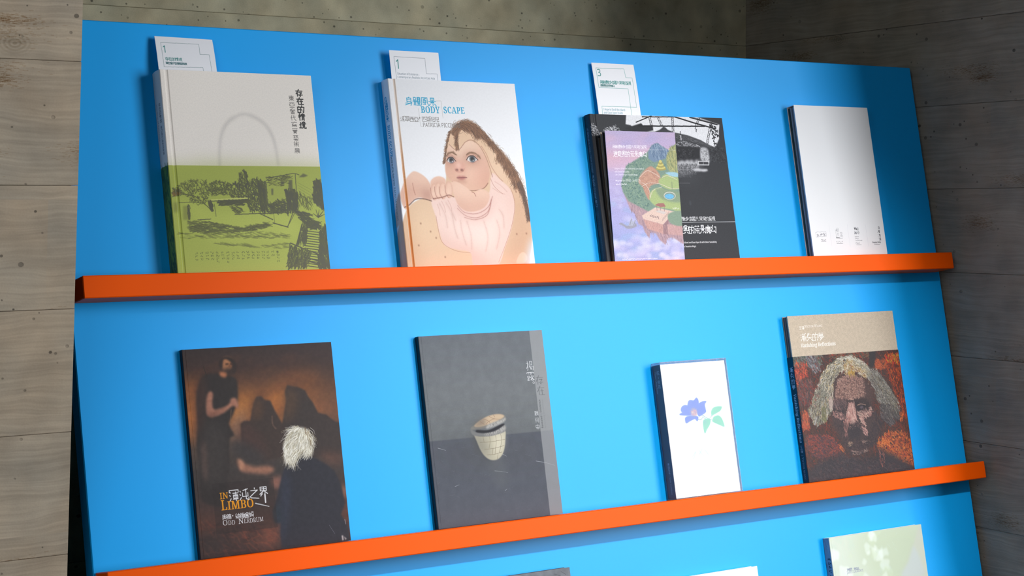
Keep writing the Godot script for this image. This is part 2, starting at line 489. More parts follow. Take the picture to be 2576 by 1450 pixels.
func printed(c: Canvas, rough := 0.5, spec := 0.5) -> StandardMaterial3D:
	var m := flat(Color.WHITE, rough, spec)
	m.albedo_texture = c.tex()
	m.texture_repeat = false
	return m

# ---------------------------------------------------------------- books
const GAP := 0.0004
const BOOKS := "art books on the orange ledges"
var paper: StandardMaterial3D

# hard cover: boards with a hinge groove, a rounded spine, a page block set back; the pages part at «slit» to hold a card
func hardback(called: String, label: String, u: float, s: float, w: float, h: float, t: float, front: Material, spine: Material, back: Material, slit := -1.0) -> Node3D:
	var o := thing(called, label, "book", board(u, s + GAP, GAP), BOOKS)
	var b := 0.0026
	var z := t
	obj("front_cover", sheet([0.0, z - 0.0008, 0.0008, z, 0.0055, z, 0.0068, z - 0.0009, 0.0084, z - 0.0011, 0.0100, z - 0.0009, 0.0113, z, w - 0.0006, z, w, z - 0.0006], h, b), front, o)
	obj("back_cover", box(Vector3(0.0005, 0, 0), Vector3(w, h, b), 0.0005), back, o)
	var p := []
	for k in 7:
		var q := k / 6.0
		p.append(-0.0016 * sin(q * PI))
		p.append(lerpf(0.0004, z - 0.0009, q))
	obj("spine", sheet(p, h, 0.0014), spine, o)
	var cuts := [b + 0.0001, z - b - 0.0001] if slit < 0 else [b + 0.0001, slit - 0.0008, slit + 0.0008, z - b - 0.0001]
	for k in range(0, cuts.size(), 2):
		obj("page_block", box(Vector3(0.0018, 0.003, cuts[k]), Vector3(w - 0.0035, h - 0.003, cuts[k + 1]), 0.0004), paper, o)
	return o

func paperback(called: String, label: String, u: float, s: float, w: float, h: float, t: float, front: Material, spine: Material, back: Material, pages: Material = paper) -> Node3D:
	var o := thing(called, label, "book", board(u, s + GAP, GAP), BOOKS)
	obj("front_cover", sheet([0.0004, t - 0.0003, 0.0009, t, 0.004, t, 0.0044, t - 0.00015, 0.0049, t, w - 0.0002, t, w, t - 0.0002], h, 0.0006), front, o)
	obj("back_cover", box(Vector3(0.0004, 0, 0), Vector3(w, h, 0.0006), 0.0002), back, o)
	obj("spine", sheet([0.0003, 0.0002, 0.0, 0.0006, 0.0, t - 0.0008, 0.0004, t - 0.0003], h, 0.0004), spine, o)
	obj("page_block", box(Vector3(0.0005, 0.0006, 0.0007), Vector3(w - 0.0008, h - 0.0006, t - 0.0007), 0.0002), pages, o)
	return o

# a slip of card, curling away towards its top, held between the pages
func card(k: int, label: String, u: float, v0: float, n: float, h: float, turn: float, curl: float, corner: float) -> void:
	var o := thing("info_card", label, "card", board(u, v0, n, turn), "white cards tucked into the books of the upper ledge")
	var st := surface()
	var rows := 14
	var w := 0.08
	var th := 0.00045
	for side in 2:
		for r in rows:
			for c in 4:
				var q := []
				for g in [[c, r + 1], [c + 1, r + 1], [c + 1, r], [c, r]]:
					var x: float = g[0] / 4.0
					var y: float = g[1] / float(rows)
					var z := curl * y * y * y + corner * x * x * y * y * y
					q.append([Vector3(x * w, y * h, z - th * side), Vector2(x, 1.0 - y)])
				if side:
					q.reverse()
				quad(st, q[0][0], q[1][0], q[2][0], q[3][0], q[0][1], q[1][1], q[2][1], q[3][1])
	st.index()
	var art := art_card(k)
	var m := printed(art, 0.5)
	# the print is 150 mm tall; the slip shows its upper part
	m.uv1_scale = Vector3(1, h / 0.15, 1)
	obj("slip", st, m, o)

# ---------------------------------------------------------------- concrete
func concrete(seed_: int, base: Color, marks_: bool, amount: float) -> StandardMaterial3D:
	var n := 1024
	var hgt := 512
	var col := Image.create(n, hgt, false, Image.FORMAT_RGBA8)
	var bump := Image.create(n, hgt, false, Image.FORMAT_RGBA8)
	var f := FastNoiseLite.new()
	f.seed = seed_
	f.frequency = 0.006
	f.fractal_octaves = 4
	var g := FastNoiseLite.new()
	g.seed = seed_ + 5
	g.frequency = 0.02
	g.fractal_octaves = 3
	var fine := FastNoiseLite.new()
	fine.seed = seed_ + 9
	fine.frequency = 0.2
	var rng := RandomNumberGenerator.new()
	rng.seed = seed_
	for y in hgt:
		for x in n:
			# seamless along x: blend the ends
			var e := clampf((x - n * 0.9) / (n * 0.1), 0, 1)
			var cloud := lerpf(f.get_noise_2d(x, y), f.get_noise_2d(x - n, y), e)
			var grain := 0.0
			if marks_:
				var wave := 14.0 * lerpf(f.get_noise_2d(x * 0.5 + 400, y * 0.8), f.get_noise_2d((x - n) * 0.5 + 400, y * 0.8), e)
				grain = lerpf(g.get_noise_2d(x * 0.09, (y + wave) * 4.0), g.get_noise_2d((x - n) * 0.09, (y + wave) * 4.0), e)
				grain += 0.5 * lerpf(g.get_noise_2d(x * 0.35 + 90, (y + wave) * 9.0), g.get_noise_2d((x - n) * 0.35 + 90, (y + wave) * 9.0), e)
			var tooth := fine.get_noise_2d(x, y)
			var v := 1.0 + amount * (0.55 * cloud + 0.42 * grain + 0.12 * tooth)
			var warm := 0.03 * f.get_noise_2d(x * 0.7 + 900, y * 0.7)
			col.set_pixel(x, y, Color(base.r * v * (1 + warm), base.g * v, base.b * v * (1 - warm)))
			var b := clampf(0.6 + 0.16 * grain + 0.08 * cloud + 0.05 * tooth, 0, 1)
			bump.set_pixel(x, y, Color(b, b, b))
	# air holes and specks
	for k in (70 if marks_ else 200):
		var x := rng.randi_range(6, n - 7)
		var y := rng.randi_range(6, hgt - 7)
		var r := rng.randf_range(0.8, 2.6) if rng.randf() < 0.85 else rng.randf_range(2.5, 5.0)
		var dark := rng.randf_range(0.55, 0.9)
		for dy in range(-6, 7):
			for dx in range(-6, 7):
				var d := Vector2(dx, dy * 1.2).length()
				if d < r + 1:
					var a := clampf(r + 1 - d, 0, 1)
					var o := col.get_pixel(x + dx, y + dy)
					col.set_pixel(x + dx, y + dy, o.lerp(Color(o.r * dark, o.g * dark, o.b * dark), a))
					var b := bump.get_pixel(x + dx, y + dy).r
					b = lerpf(b, 0.15, a)
					bump.set_pixel(x + dx, y + dy, Color(b, b, b))
	# rubbed brown patches of short grain, and knots
	if marks_:
		for k in 9:
			var cx := rng.randf_range(60, n - 60)
			var cy := rng.randf_range(40, hgt - 40)
			var rx := rng.randf_range(40, 110)
			var ry := rng.randf_range(10, 26)
			for j in 420:
				var x := int(cx + rng.randfn(0, 0.45) * rx)
				var y := int(cy + rng.randfn(0, 0.45) * ry)
				var l := rng.randi_range(2, 9)
				for i in l:
					if x + i >= 0 and x + i < n and y >= 0 and y < hgt:
						var o := col.get_pixel(x + i, y)
						col.set_pixel(x + i, y, o.lerp(Color(o.r * 0.80, o.g * 0.72, o.b * 0.62), 0.45))
		for k in 2:
			var cx := rng.randi_range(80, n - 80)
			var cy := rng.randi_range(60, hgt - 60)
			for y in range(-30, 31):
				for x in range(-42, 43):
					var d := Vector2(x * 0.65, y).length()
					if d < 27:
						var a := (0.5 + 0.5 * sin(d * 1.1)) * (1.0 - d / 27.0)
						var o := col.get_pixel(cx + x, cy + y)
						col.set_pixel(cx + x, cy + y, Color(o.r * (1 - 0.16 * a), o.g * (1 - 0.18 * a), o.b * (1 - 0.22 * a)))
	var m := flat(Color.WHITE, 0.88, 0.35)
	m.albedo_texture = ImageTexture.create_from_image(col)
	m.heightmap_enabled = true
	m.heightmap_texture = ImageTexture.create_from_image(bump)
	m.heightmap_scale = 0.12
	m.uv1_scale = Vector3(1.0 / 0.62, 1.0 / 0.31, 1)
	return m

# the band of concrete cast behind one formwork board, from x0 to x1 on a plane facing +z (or -x when «side»); its right end may slant
func course(parent: Node3D, mat: Material, y0: float, y1: float, x0: float, x1: float, proud: float, side: bool, off: Vector2, slant := 0.0) -> void:
	var g := 0.0002
	var ch := 0.0007
	var d := 0.02
	var st := surface()
	var a := y0 + g
	var b := y1 - g
	var put := func(x: float, y: float, z: float) -> Vector3:
		var xx := x + (slant * (y - SEAM - BASE) if x > (x0 + x1) / 2 else 0.0)
		return Vector3(-z, y, xx) if side else Vector3(xx, y, z)
	var uv := func(x: float, y: float) -> Vector2: return Vector2(x, -y) + off
	var prof := [[a, proud - d], [a, proud - ch], [a + ch, proud], [b - ch, proud], [b, proud - ch], [b, proud - d]]
	for k in prof.size() - 1:
		var p = prof[k]
		var q = prof[k + 1]
		# seen from the front, x runs right on the +z plane; on the -x plane z runs left
		if side:
			quad(st, put.call(x1, q[0], q[1]), put.call(x0, q[0], q[1]), put.call(x0, p[0], p[1]), put.call(x1, p[0], p[1]), uv.call(x1, q[0]), uv.call(x0, q[0]), uv.call(x0, p[0]), uv.call(x1, p[0]))
		else:
			quad(st, put.call(x0, q[0], q[1]), put.call(x1, q[0], q[1]), put.call(x1, p[0], p[1]), put.call(x0, p[0], p[1]), uv.call(x0, q[0]), uv.call(x1, q[0]), uv.call(x1, p[0]), uv.call(x0, p[0]))
	for x in [x0, x1]:
		for k in [[0, 1, 4, 5], [1, 2, 3, 4]]:
			var c := []
			for i in k:
				c.append(put.call(x, prof[i][0], prof[i][1]))
			if (x == x0) == side:
				quad(st, c[0], c[1], c[2], c[3])
			else:
				quad(st, c[3], c[2], c[1], c[0])
	obj("concrete_course", st, mat, parent)

# ---------------------------------------------------------------- the printed covers (millimetres from the top left corner of each cover)
var sans: SystemFont
var sans_bold: SystemFont
var serif: SystemFont
var serif_bold: SystemFont

func c8(r: int, g: int, b: int, a := 1.0) -> Color:
	return Color(r / 255.0, g / 255.0, b / 255.0, a)

func art_sketch() -> Canvas:   # cream cover with a green charcoal drawing
	var c := Canvas.new(214.1, 265.2, 3.4, c8(246, 237, 227))
	c.curve([70.36, 125.8, 72.45, 103, 77.44, 82.26, 86.63, 67.65, 99.65, 58.77, 112.2, 55.43, 126.5, 59.47, 139.2, 68.3, 147.7, 82.06, 151.8, 100.7, 153, 124], 11.0, c8(205, 198, 192, 0.08), 1.0)
	c.curve([70.36, 125.8, 72.45, 103, 77.44, 82.26, 86.63, 67.65, 99.65, 58.77, 112.2, 55.43, 126.5, 59.47, 139.2, 68.3, 147.7, 82.06, 151.8, 100.7, 153, 124], 6.0, c8(196, 190, 186, 0.07), 1.0)
	var top: float = [83.08, 124.8][1]
	c.rect(-5, top, 230, 200, c8(172, 182, 74))
	c.shape([-9.857, 127.5, 218.4, 122.6, 217.8, 170, 92.39, 173, -2.672, 171.3], c8(150, 160, 62, 0.35), 12.0)
	c.shape([11.64, 173, 45.3, 174.9, 53.06, 183.1, 113.8, 189.2, 159.4, 188.2, 169.7, 219, 55.16, 225.9, 26.89, 189.2], c8(190, 200, 88, 0.5), 8.0)
	var ink := c8(84, 86, 44, 0.5)
	var ink2 := c8(76, 76, 52, 0.75)
	var mid := c8(104, 108, 48, 0.3)
	# trees
	c.dabs([3.97, 154.9, 22.88, 143.4, 48.38, 144, 54.12, 151.2, 45.3, 174.9, 30.39, 175, 19, 161.8, 3.02, 165], 420, 2.0, 6.0, 1.6, [mid, ink, mid], 0.0, 3.1, 0.6, 0.6)
	c.dabs([54.43, 148.1, 63.52, 143.8, 78.49, 146.7, 84.66, 150.8, 81.26, 162.3, 50.72, 163.6], 320, 2.0, 5.0, 1.8, [mid, ink, ink], 0.0, 3.1, 0.6, 0.6)
	c.dabs([82.56, 149.8, 93.95, 146.5, 97.4, 134.9, 104.4, 131.6, 109.5, 136.8, 107.2, 147.3, 119.1, 140.8, 128.6, 147, 133.3, 166, 131.2, 185, 105.4, 185.1, 102.7, 168.4, 83.02, 166.4], 900, 2.0, 7.0, 2.2, [mid, ink, ink2, ink], 1.2, 0.9, 0.6, 0.4)
	c.dabs([121.8, 147.1, 133.2, 147, 132.3, 185, 124.2, 187.1, 120.4, 170.3], 220, 3.0, 8.0, 2.4, [ink, ink2], 1.4, 0.3, 0.5)
	c.dabs([3.875, 155.9, 15.38, 155.7, 13.75, 161.9, 3.02, 165], 70, 3.0, 6.0, 2.2, [c8(120, 92, 40, 0.45), ink], 0.1, 0.6, 0.6)
	c.curve([4.065, 153.8, 19, 161.8, 34.48, 165.8, 45.3, 174.9, 54.13, 183.1], 1.2, ink, 0.5)
	# house on the right
	c.shape([133.9, 140.6, 170.3, 134.6, 170, 157.2, 175.7, 158.2, 175.2, 182.8, 159.6, 187.1, 133.5, 174.5], c8(160, 168, 70, 0.6), 3.0, false)
	c.dabs([135.2, 139.5, 170.2, 135.7, 168.5, 149.7, 136, 152.2], 130, 3.0, 9.0, 1.2, [mid, ink], -0.1, 0.5, 0.5)
	c.line([133.9, 140.6, 153.7, 137.6, 172.7, 134.1, 177.3, 134.5, 181.8, 136.1], 0.9, ink2)
	c.line([176.1, 135.1, 175.3, 157.1, 175.7, 182.8], 1.0, ink2)
	c.shape([180.9, 139.3, 187.9, 134.3, 194.7, 136.9, 188.5, 139.2], ink2, 0.6, false)
	for y in [0, 40, 80, 120, 160, 200]:
		c.line([[178.3, 146.4][0], [178.3, 146.4][1] + y * 0.09, [198.3, 156.9][0], [198.3, 156.9][1] + y * 0.11], 0.5, mid)
	c.shape([154.1, 144.6, 159.3, 144.5, 158.7, 149.3, 154, 149.9], ink2, 0.5, false)
	c.shape([139.7, 154.9, 142.6, 154.8, 141.6, 163.3, 139.3, 163.3], ink2, 0.5, false)
	c.shape([165.8, 143.3, 171.1, 142.7, 170.1, 156.1, 164.2, 156.7], ink2, 0.8, false)
	c.dabs([158.1, 159.5, 177, 157.7, 175.2, 182.8, 159.4, 188.2, 160.4, 170.1], 260, 3.0, 9.0, 2.4, [ink, ink2, ink2], 1.5, 0.35, 0.5)
	c.dabs([133.5, 174.5, 157, 169.1, 159.6, 187.1, 133.2, 187.1], 240, 3.0, 8.0, 2.0, [ink, mid, ink2], 0.2, 0.8, 0.5)
	c.dabs([179, 160.3, 196.9, 167.7, 195.1, 182.8, 176.8, 178.6], 120, 3.0, 9.0, 1.2, [mid, ink], 1.3, 0.3, 0.5)
	c.dabs([201.3, 146, 209.5, 142.7, 214.7, 149.1, 214.2, 182.8, 207.5, 178.5, 198.8, 172], 420, 3.0, 8.0, 2.2, [ink, ink2, ink2], 1.4, 0.5, 0.5)
	# the low shed and its roof
	c.line([52.25, 169.7, 78.41, 168.5, 105.1, 167.3], 1.8, c8(196, 200, 104, 0.8))
	c.line([52.1, 171.3, 104.9, 169.2], 1.0, ink2)
	c.dabs([65.11, 170.7, 103.8, 168.9, 97.37, 176.7, 66.65, 176.9], 160, 3.0, 10.0, 1.8, [ink, ink2], 0.0, 0.25, 0.5)
	c.dabs([49.89, 171.8, 56.25, 172.8, 55, 185.1, 51.32, 179], 70, 3.0, 8.0, 1.8, [ink, ink2], 1.3, 0.3, 0.5)
	c.dabs([79.63, 177.8, 94.82, 179.9, 97.59, 185.1, 87.32, 188.2], 70, 3.0, 8.0, 1.6, [mid, ink], 0.4, 0.4, 0.5)
	c.line([58.2, 174.8, 59.23, 191.3], 0.8, ink)
	c.line([102.5, 170.4, 107.6, 185], 1.0, ink)
	c.line([85.07, 188.7, 117.4, 187.7, 145.7, 187.4], 1.0, ink2)
	c.line([118.6, 187.1, 137.9, 196.1], 1.2, ink2)
	c.line([139.8, 189.2, 139.5, 201.9], 0.6, ink)
	c.line([137.4, 200.3, 158.5, 206.2], 1.4, ink2)
	c.line([167.8, 186, 157.4, 206.2], 1.0, ink2)
	c.line([170, 187.1, 160.2, 202], 0.8, ink)
	c.dabs([169.3, 182.8, 194.4, 189.2, 193.6, 205.3, 179, 199.9], 200, 3.0, 9.0, 1.8, [ink, ink2], 0.4, 0.5, 0.5)
	# wall, doorway, ground
	c.shape([3.301, 173.1, 10.08, 173, 8.925, 185.2, 2.07, 186.2], c8(120, 124, 48, 0.6), 2.0, false)
	c.shape([15.92, 177.6, 24.86, 177.5, 23.66, 195.3, 14.75, 195.3], c8(128, 132, 52, 0.7), 1.5, false)
	c.dabs([21.65, 178.1, 24.81, 178, 23.76, 194.3, 21.13, 194.3], 40, 2.0, 6.0, 1.4, [ink, ink2], 1.5, 0.2, 0.5)
	c.curve([10.6, 173, 36.96, 172.9, 47.24, 176.9, 53.93, 185.1], 0.8, ink, 0.5)
	c.line([33.69, 195.3, 51.9, 194.5], 0.9, ink2)
	c.dabs([21.99, 196.3, 51.51, 198.4, 96.36, 206.8, 130.9, 197.6, 132.4, 205, 111.6, 210.1, 56.4, 213.7, 20.72, 209.4], 520, 4.0, 12.0, 2.4, [mid, mid, ink], 0.05, 0.4, 0.8)
	c.dabs([3.76, 212.3, 48.34, 208.6, 109.3, 210, 167.7, 216.8, 155.7, 220.9, 13.48, 219.4], 260, 4.0, 12.0, 2.4, [c8(112, 118, 50, 0.16), mid], 0.1, 0.3, 0.9)
	c.dabs([48.74, 225.9, 87.67, 226.4, 127.3, 230, 154.9, 227.2, 154.1, 234.6, 109.1, 232.8], 160, 4.0, 12.0, 2.0, [c8(112, 118, 50, 0.2), mid], 0.15, 0.25, 0.8)
	# steps and palm on the right edge
	for k in 15:
		var y := 860 + k * 34
		c.line([[177.7, 210.5][0] + k * 0.2, [177.7, 210.5][1] + k * 3.4, [204.4, 214][0], [204.4, 214][1] + k * 3.4], 1.2, ink2)
	c.line([159.5, 227.3, 179.4, 236, 200.7, 243.8], 1.6, ink2)
	c.line([173.6, 245.4, 198.5, 252.3], 1.6, ink2)
	c.line([173.1, 249.6, 199.2, 256.5], 1.6, ink2)
	c.line([178.7, 202, 168.8, 227.4, 152.4, 258.6], 1.4, ink2)
	c.dabs([178.7, 202, 186.9, 202.1, 183.9, 227.6, 168.3, 231.6], 160, 4.0, 10.0, 1.6, [ink, ink2], 1.8, 0.2, 0.5)
	c.dabs([156.7, 231.5, 176.8, 238.1, 188.2, 240.4, 181.1, 260.3, 151.1, 260.7], 420, 3.0, 9.0, 2.0, [ink, ink2, mid], 1.9, 0.5, 0.5)
	c.dabs([204.8, 210.7, 216.3, 204.4, 216.3, 262.2, 196.2, 261.7], 560, 4.0, 10.0, 2.4, [ink, ink2, ink2], 1.45, 0.3, 0.5)
	c.dabs([187.4, 197.8, 204.9, 200, 206, 210.7, 187.3, 208.5], 180, 3.0, 8.0, 2.0, [ink, ink2], 0.1, 0.6, 0.5)
	for q in [[203.3, 193.5, 205.8, 182.8], [203.3, 193.5, 212.8, 183.8], [203.3, 193.5, 213.4, 189.2], [203.3, 193.5, 196.8, 188.2], [203.3, 193.5, 201.1, 182.8]]:
		c.line(q, 1.4, ink2, 0.3, 0.5)
	c.grain(0.4, 0.03)
	# lettering
	var black := c8(44, 42, 40)
	var spots: Array = [193.5, 24.41, 193.8, 35.46, 193.8, 46.5, 194.1, 57.26, 194.1, 68.01]
	for i in 5:
		c.han("存在的情境"[i], spots[2 * i] - 4.6, spots[2 * i + 1] - 4.6, 9.2, 1.5, black)
	spots = [181.3, 31.78, 181.3, 40.87, 181.3, 49.7, 181.5, 58.75, 181.8, 67.55, 182, 76.33, 182.2, 85.57, 182.3, 94.1, 182.5, 103.1]
	for i in 9:
		c.han("東亞當代寫實藝術展"[i], spots[2 * i] - 3.5, spots[2 * i + 1] - 3.5, 7.0, 0.62, c8(118, 112, 108))
	var names: Array = [27.42, 237.7, 34.48, 237.8, 41.58, 237.7, 48.51, 237.6, 55.8, 237.5, 62.8, 237.4, 69.92, 237.6, 76.97, 237.7, 83.83, 237.8, 90.85, 237.7, 97.8, 237.6, 104.5, 237.7, 111.7, 237.6, 118.8, 237.8, 125.5, 237.9, 132.3, 238, 139.5, 238.1]
	for i in 17:
		var n: int = [3, 3, 3, 3, 4, 3, 4, 3, 3, 3, 3, 3, 3, 3, 3, 2, 4][i]
		for k in n:
			c.marks(names[2 * i] - 1.5, names[2 * i + 1] - 1.0 + k * 4.0, 3.2, 3.0, c8(84, 90, 40, 0.75))
	c.han("小", names[32] - 1.5, names[33] - 1.0, 3.2, 0.5, c8(70, 76, 36))
	c.rect(0, 263.2, 220, 3, c8(246, 237, 227))
	return c

func spine_sketch() -> Canvas:
	var c := Canvas.new(25.1, 265.2, 3.4, c8(228, 224, 218))
	var top: float = [83.08, 124.8][1]
	c.rect(-5, top, 40, 200, c8(92, 128, 52))
	c.dabs([0, top, 25, top, 25, 265, 0, 265], 260, 4, 14, 2.5, [c8(40, 70, 44, 0.5), c8(62, 96, 46, 0.4)], 1.5, 0.4, 0.6)
	c.han("存在的情境", 15.5, 42, 4.6, 0.5, c8(110, 112, 116), 5.2, true)
	c.han("東亞當代寫實藝術展", 15.9, 72, 3.8, 0.4, c8(130, 132, 136), 4.2, true)
	c.text("Situation of Existence", sans, 7.5, 42, 5.0, c8(140, 142, 146), 1.0, 0.0, PI / 2)
	return c

func art_swaddled() -> Canvas:   # white cover, a plain baby wrapped in a fur-trimmed tan and pink blanket
	var c := Canvas.new(210.8, 267.8, 3.4, c8(240, 240, 243))
	var tan_ := c8(222, 186, 154)
	var pink := c8(236, 204, 193)
	var line_ := c8(168, 112, 98, 0.55)
	# the wrapped bundle
	var bundle: Array = [-2.288, 265.3, -5.521, 242.3, -4.042, 218.7, 3.91, 193.7, 17.7, 177.4, 39.02, 168.4, 61.68, 163.9, 76.11, 145.7, 80.59, 112.5, 87.92, 83.66, 102.1, 68.13, 122.5, 59.91, 138.9, 68.58, 154.5, 85.05, 171.8, 103.2, 187.2, 123, 198.8, 144.7, 206.4, 169.6, 209.9, 197.7, 210, 225.8, 203.6, 250.7, 188.7, 270.7, 93.14, 275.9]
	c.shape(bundle, tan_, 1.0)
	c.clip(bundle)
	c.shape([186.8, 138.6, 204.9, 154, 217.2, 185.2, 214.8, 229, 203.1, 260.1, 179.4, 272, 154.5, 268.3, 179.5, 231.7, 190.1, 194.5], c8(186, 138, 110, 0.6), 22.0)
	c.shape([-3.172, 184.8, 10.06, 184.8, 14.43, 214.5, 15.48, 244.2, 25.68, 268.2, -7.524, 267.3, -10.2, 237.8], c8(186, 134, 96, 0.6), 22.0)
	c.shape([20.05, 184.8, 44.78, 175.9, 51.74, 199.9, 52.82, 229.9, 28.86, 244.4, 16.1, 214.5], c8(238, 208, 172, 0.7), 26.0)
	c.shape([150.7, 86.68, 170.7, 110.9, 186.8, 138.6, 189.9, 169.6, 167.4, 148, 152.8, 123.5], c8(236, 204, 176, 0.8), 18.0)
	c.shape([88.54, 79.11, 104.1, 66.56, 132, 67.25, 144.2, 82.23, 129.3, 87.19, 104.7, 87.79], c8(206, 164, 130, 0.6), 12.0)
	c.unclip()
	# pink lining
	var lining: Array = [49.61, 171.4, 68.12, 166.9, 88.6, 168.3, 113.9, 174.3, 143.7, 163.6, 149.8, 145.1, 155.1, 132.7, 166.4, 141.9, 182.4, 157.2, 186.3, 182.1, 176.6, 213, 161.9, 240.7, 145.7, 266.6, 108.3, 267.2, 104, 247.3, 83.78, 242.4, 63.95, 236, 57.63, 219.4, 54.18, 196.9]
	c.shape(lining, pink, 1.0)
	c.clip(lining)
	c.shape([94, 192.5, 140.2, 189.7, 172.5, 163.5, 180.4, 185.1, 163.2, 231.4, 131.2, 255.5, 107.7, 245.9, 80.73, 239.3, 61.74, 227, 60.75, 208.9], c8(243, 218, 208, 0.8), 26.0)
	c.shape([53.13, 214.9, 61.74, 227, 84.39, 237.9, 107.9, 244.3, 130.3, 261.6, 150.4, 259, 139.3, 274.1, 100.5, 273.1, 72.42, 249.7, 46.72, 237.3], c8(196, 146, 130, 0.55), 18.0)
	c.shape([177.4, 154.2, 193.5, 169.6, 183.4, 216.2, 163.8, 253.1, 147.3, 268.1, 163.2, 231.4, 176.5, 200.6], c8(206, 160, 146, 0.5), 18.0)
	c.shape([83.2, 169.8, 95.02, 185, 114.8, 194.2, 140.8, 185.1, 152.7, 163.5, 151.9, 182, 135.4, 198.8, 110.2, 201.7, 90.73, 191], c8(206, 152, 142, 0.55), 10.0)
	for q in [[80.35, 191, 82.47, 213.7, 85.82, 227.3], [103.2, 201.7, 107.5, 221.5, 106.4, 242.8], [131.4, 201.9, 135.3, 224.9, 128.9, 246.2], [72.26, 174.4, 80.55, 189.5, 85.83, 201.6], [61.78, 175.9, 69.62, 193.9, 70.62, 212], [158.7, 185.1, 164.6, 194.4, 163.9, 212.9], [92.97, 200.1, 93.99, 218.3, 98.48, 236.6], [153, 200.5, 155.8, 219, 147.1, 243.5]]:
		c.curve(q, 9.0, c8(206, 156, 144, 0.035), 1.0)
		c.curve(q, 3.0, c8(186, 130, 118, 0.06), 1.0)
	for q in [[58.16, 177.4, 60.57, 184.9, 61.06, 193.9], [65.6, 172.9, 69.52, 181.9, 70.23, 189.4], [76.1, 171.4, 80.05, 180.4, 80.76, 188], [152.2, 154.3, 162.1, 160.4, 172.5, 163.5], [157, 145, 167, 151.1, 176.6, 160.4]]:
		c.curve(q, 2.2, c8(190, 130, 118, 0.12), 1.0)
	c.unclip()
	for q in [[54.24, 193.9, 56.13, 217.9, 60.94, 233, 80.12, 243.8, 104, 247.3], [182.9, 154.1, 186.7, 178.9, 174.3, 216.1, 148.1, 262], [150.5, 140.5, 156, 152.7, 168.9, 163.5]]:
		c.curve(q, 1.4, c8(180, 122, 104, 0.35), 1.0, 0.8)
	for q in [[150.5, 166.6, 141.2, 182, 122.2, 191.1, 101.4, 189.5, 90.63, 178.9], [148, 171.2, 140.4, 188.1, 121.4, 197.2, 102.5, 194.1, 90.02, 183.4], [146.5, 175.9, 137.9, 193.5, 117.5, 200, 99.58, 196.4]]:
		c.curve(q, 1.8, c8(176, 112, 104, 0.3), 1.0, 0.8)
		c.curve(q, 5.0, c8(196, 140, 126, 0.06), 1.0)
	# face
	var fc: Array = [81.86, 109.5, 86.29, 95.78, 99.46, 87.91, 119, 85.16, 139.3, 91.55, 149.5, 108.2, 151.2, 129.7, 146, 146.7, 136, 155.2, 119.7, 157.9, 101.1, 153.1, 86.47, 145.6, 78.4, 135.2, 78.33, 121.6]
	c.shape(fc, c8(234, 196, 172), 0.8)
	c.clip(fc, 1.2)
	c.shape([76.13, 120.1, 85.46, 127.5, 91.67, 145.6, 109.8, 153, 138.3, 151.3, 151.5, 132.8, 154.5, 163.5, 97.9, 163.7, 72.27, 148.8], c8(196, 138, 112, 0.7), 16.0)
	c.shape([123.9, 127, 146.3, 119, 149.1, 137.4, 136.5, 151.3, 121.4, 145.3], c8(228, 162, 146, 0.7), 20.0)
	c.shape([78.96, 124.6, 89.33, 124.4, 93.31, 133.5, 88.61, 142.6, 79.06, 136.7], c8(222, 160, 140, 0.6), 14.0)
	c.shape([93.84, 91.07, 122.2, 87.36, 138.7, 96.16, 130.8, 102.4, 99.15, 103.1], c8(244, 216, 194, 0.8), 18.0)
	c.shape([99.15, 103.1, 106.1, 102.9, 109.1, 119.6, 99.76, 124.3, 95.36, 118.3], c8(242, 210, 188, 0.7), 10.0)
	c.shape([146.3, 92.92, 162.1, 108, 152.2, 154.3, 142.7, 145.2, 149.6, 120.5], c8(190, 130, 110, 0.6), 14.0)
	c.ell([87.96, 115.4][0], [87.96, 115.4][1], 12, 9.5, c8(176, 124, 104, 0.7), 8.0)
	c.ell([123.7, 113.3][0], [123.7, 113.3][1], 15, 10, c8(180, 128, 108, 0.7), 8.0)
	c.ell([107.6, 124.2][0], [107.6, 124.2][1], 4, 9, c8(208, 150, 130, 0.5), 5.0)
	for e in [[[88.73, 114.8], 7.2, 4.6], [[123.4, 112.8], 9.4, 5.0]]:
		var ex: float = e[0][0]
		var ey: float = e[0][1]
		var eye := [ex - e[1], ey + 1.2, ex - e[1] * 0.5, ey - e[2] * 0.8, ex + e[1] * 0.3, ey - e[2] * 0.95, ex + e[1] * 0.8, ey - e[2] * 0.2, ex + e[1], ey + 0.8, ex + e[1] * 0.4, ey + e[2] * 0.8, ex - e[1] * 0.4, ey + e[2] * 0.85]
		c.shape(eye, c8(226, 220, 216), 0.5)
		c.ell(ex + 0.6, ey - 0.2, e[2] * 0.98, e[2] * 0.98, c8(84, 88, 94), 0.6)
		c.ell(ex + 0.6, ey + 1.2, e[2] * 0.6, e[2] * 0.5, c8(124, 132, 138, 0.7), 1.2)
		c.ell(ex + 0.6, ey - 0.2, e[2] * 0.55, e[2] * 0.55, c8(22, 20, 24), 0.4)
		c.ell(ex + 1.7, ey + 1.6, 0.9, 0.8, c8(240, 244, 250), 0.3)
		c.curve([ex - e[1], ey + 1.2, ex - e[1] * 0.5, ey - e[2] * 0.8, ex + e[1] * 0.3, ey - e[2] * 0.95, ex + e[1] * 0.8, ey - e[2] * 0.2, ex + e[1] * 1.05, ey + 1.2], 1.5, c8(70, 46, 40, 0.9), 0.5)
		c.curve([ex - e[1], ey - e[2] * 0.9, ex, ey - e[2] * 1.7, ex + e[1] * 1.1, ey - e[2] * 0.6], 1.4, c8(170, 116, 96, 0.35), 1.0)
		c.curve([ex - e[1], ey + 1.2, ex, ey + e[2] * 1.1, ex + e[1], ey + 0.8], 0.9, c8(164, 104, 92, 0.5), 0.7)
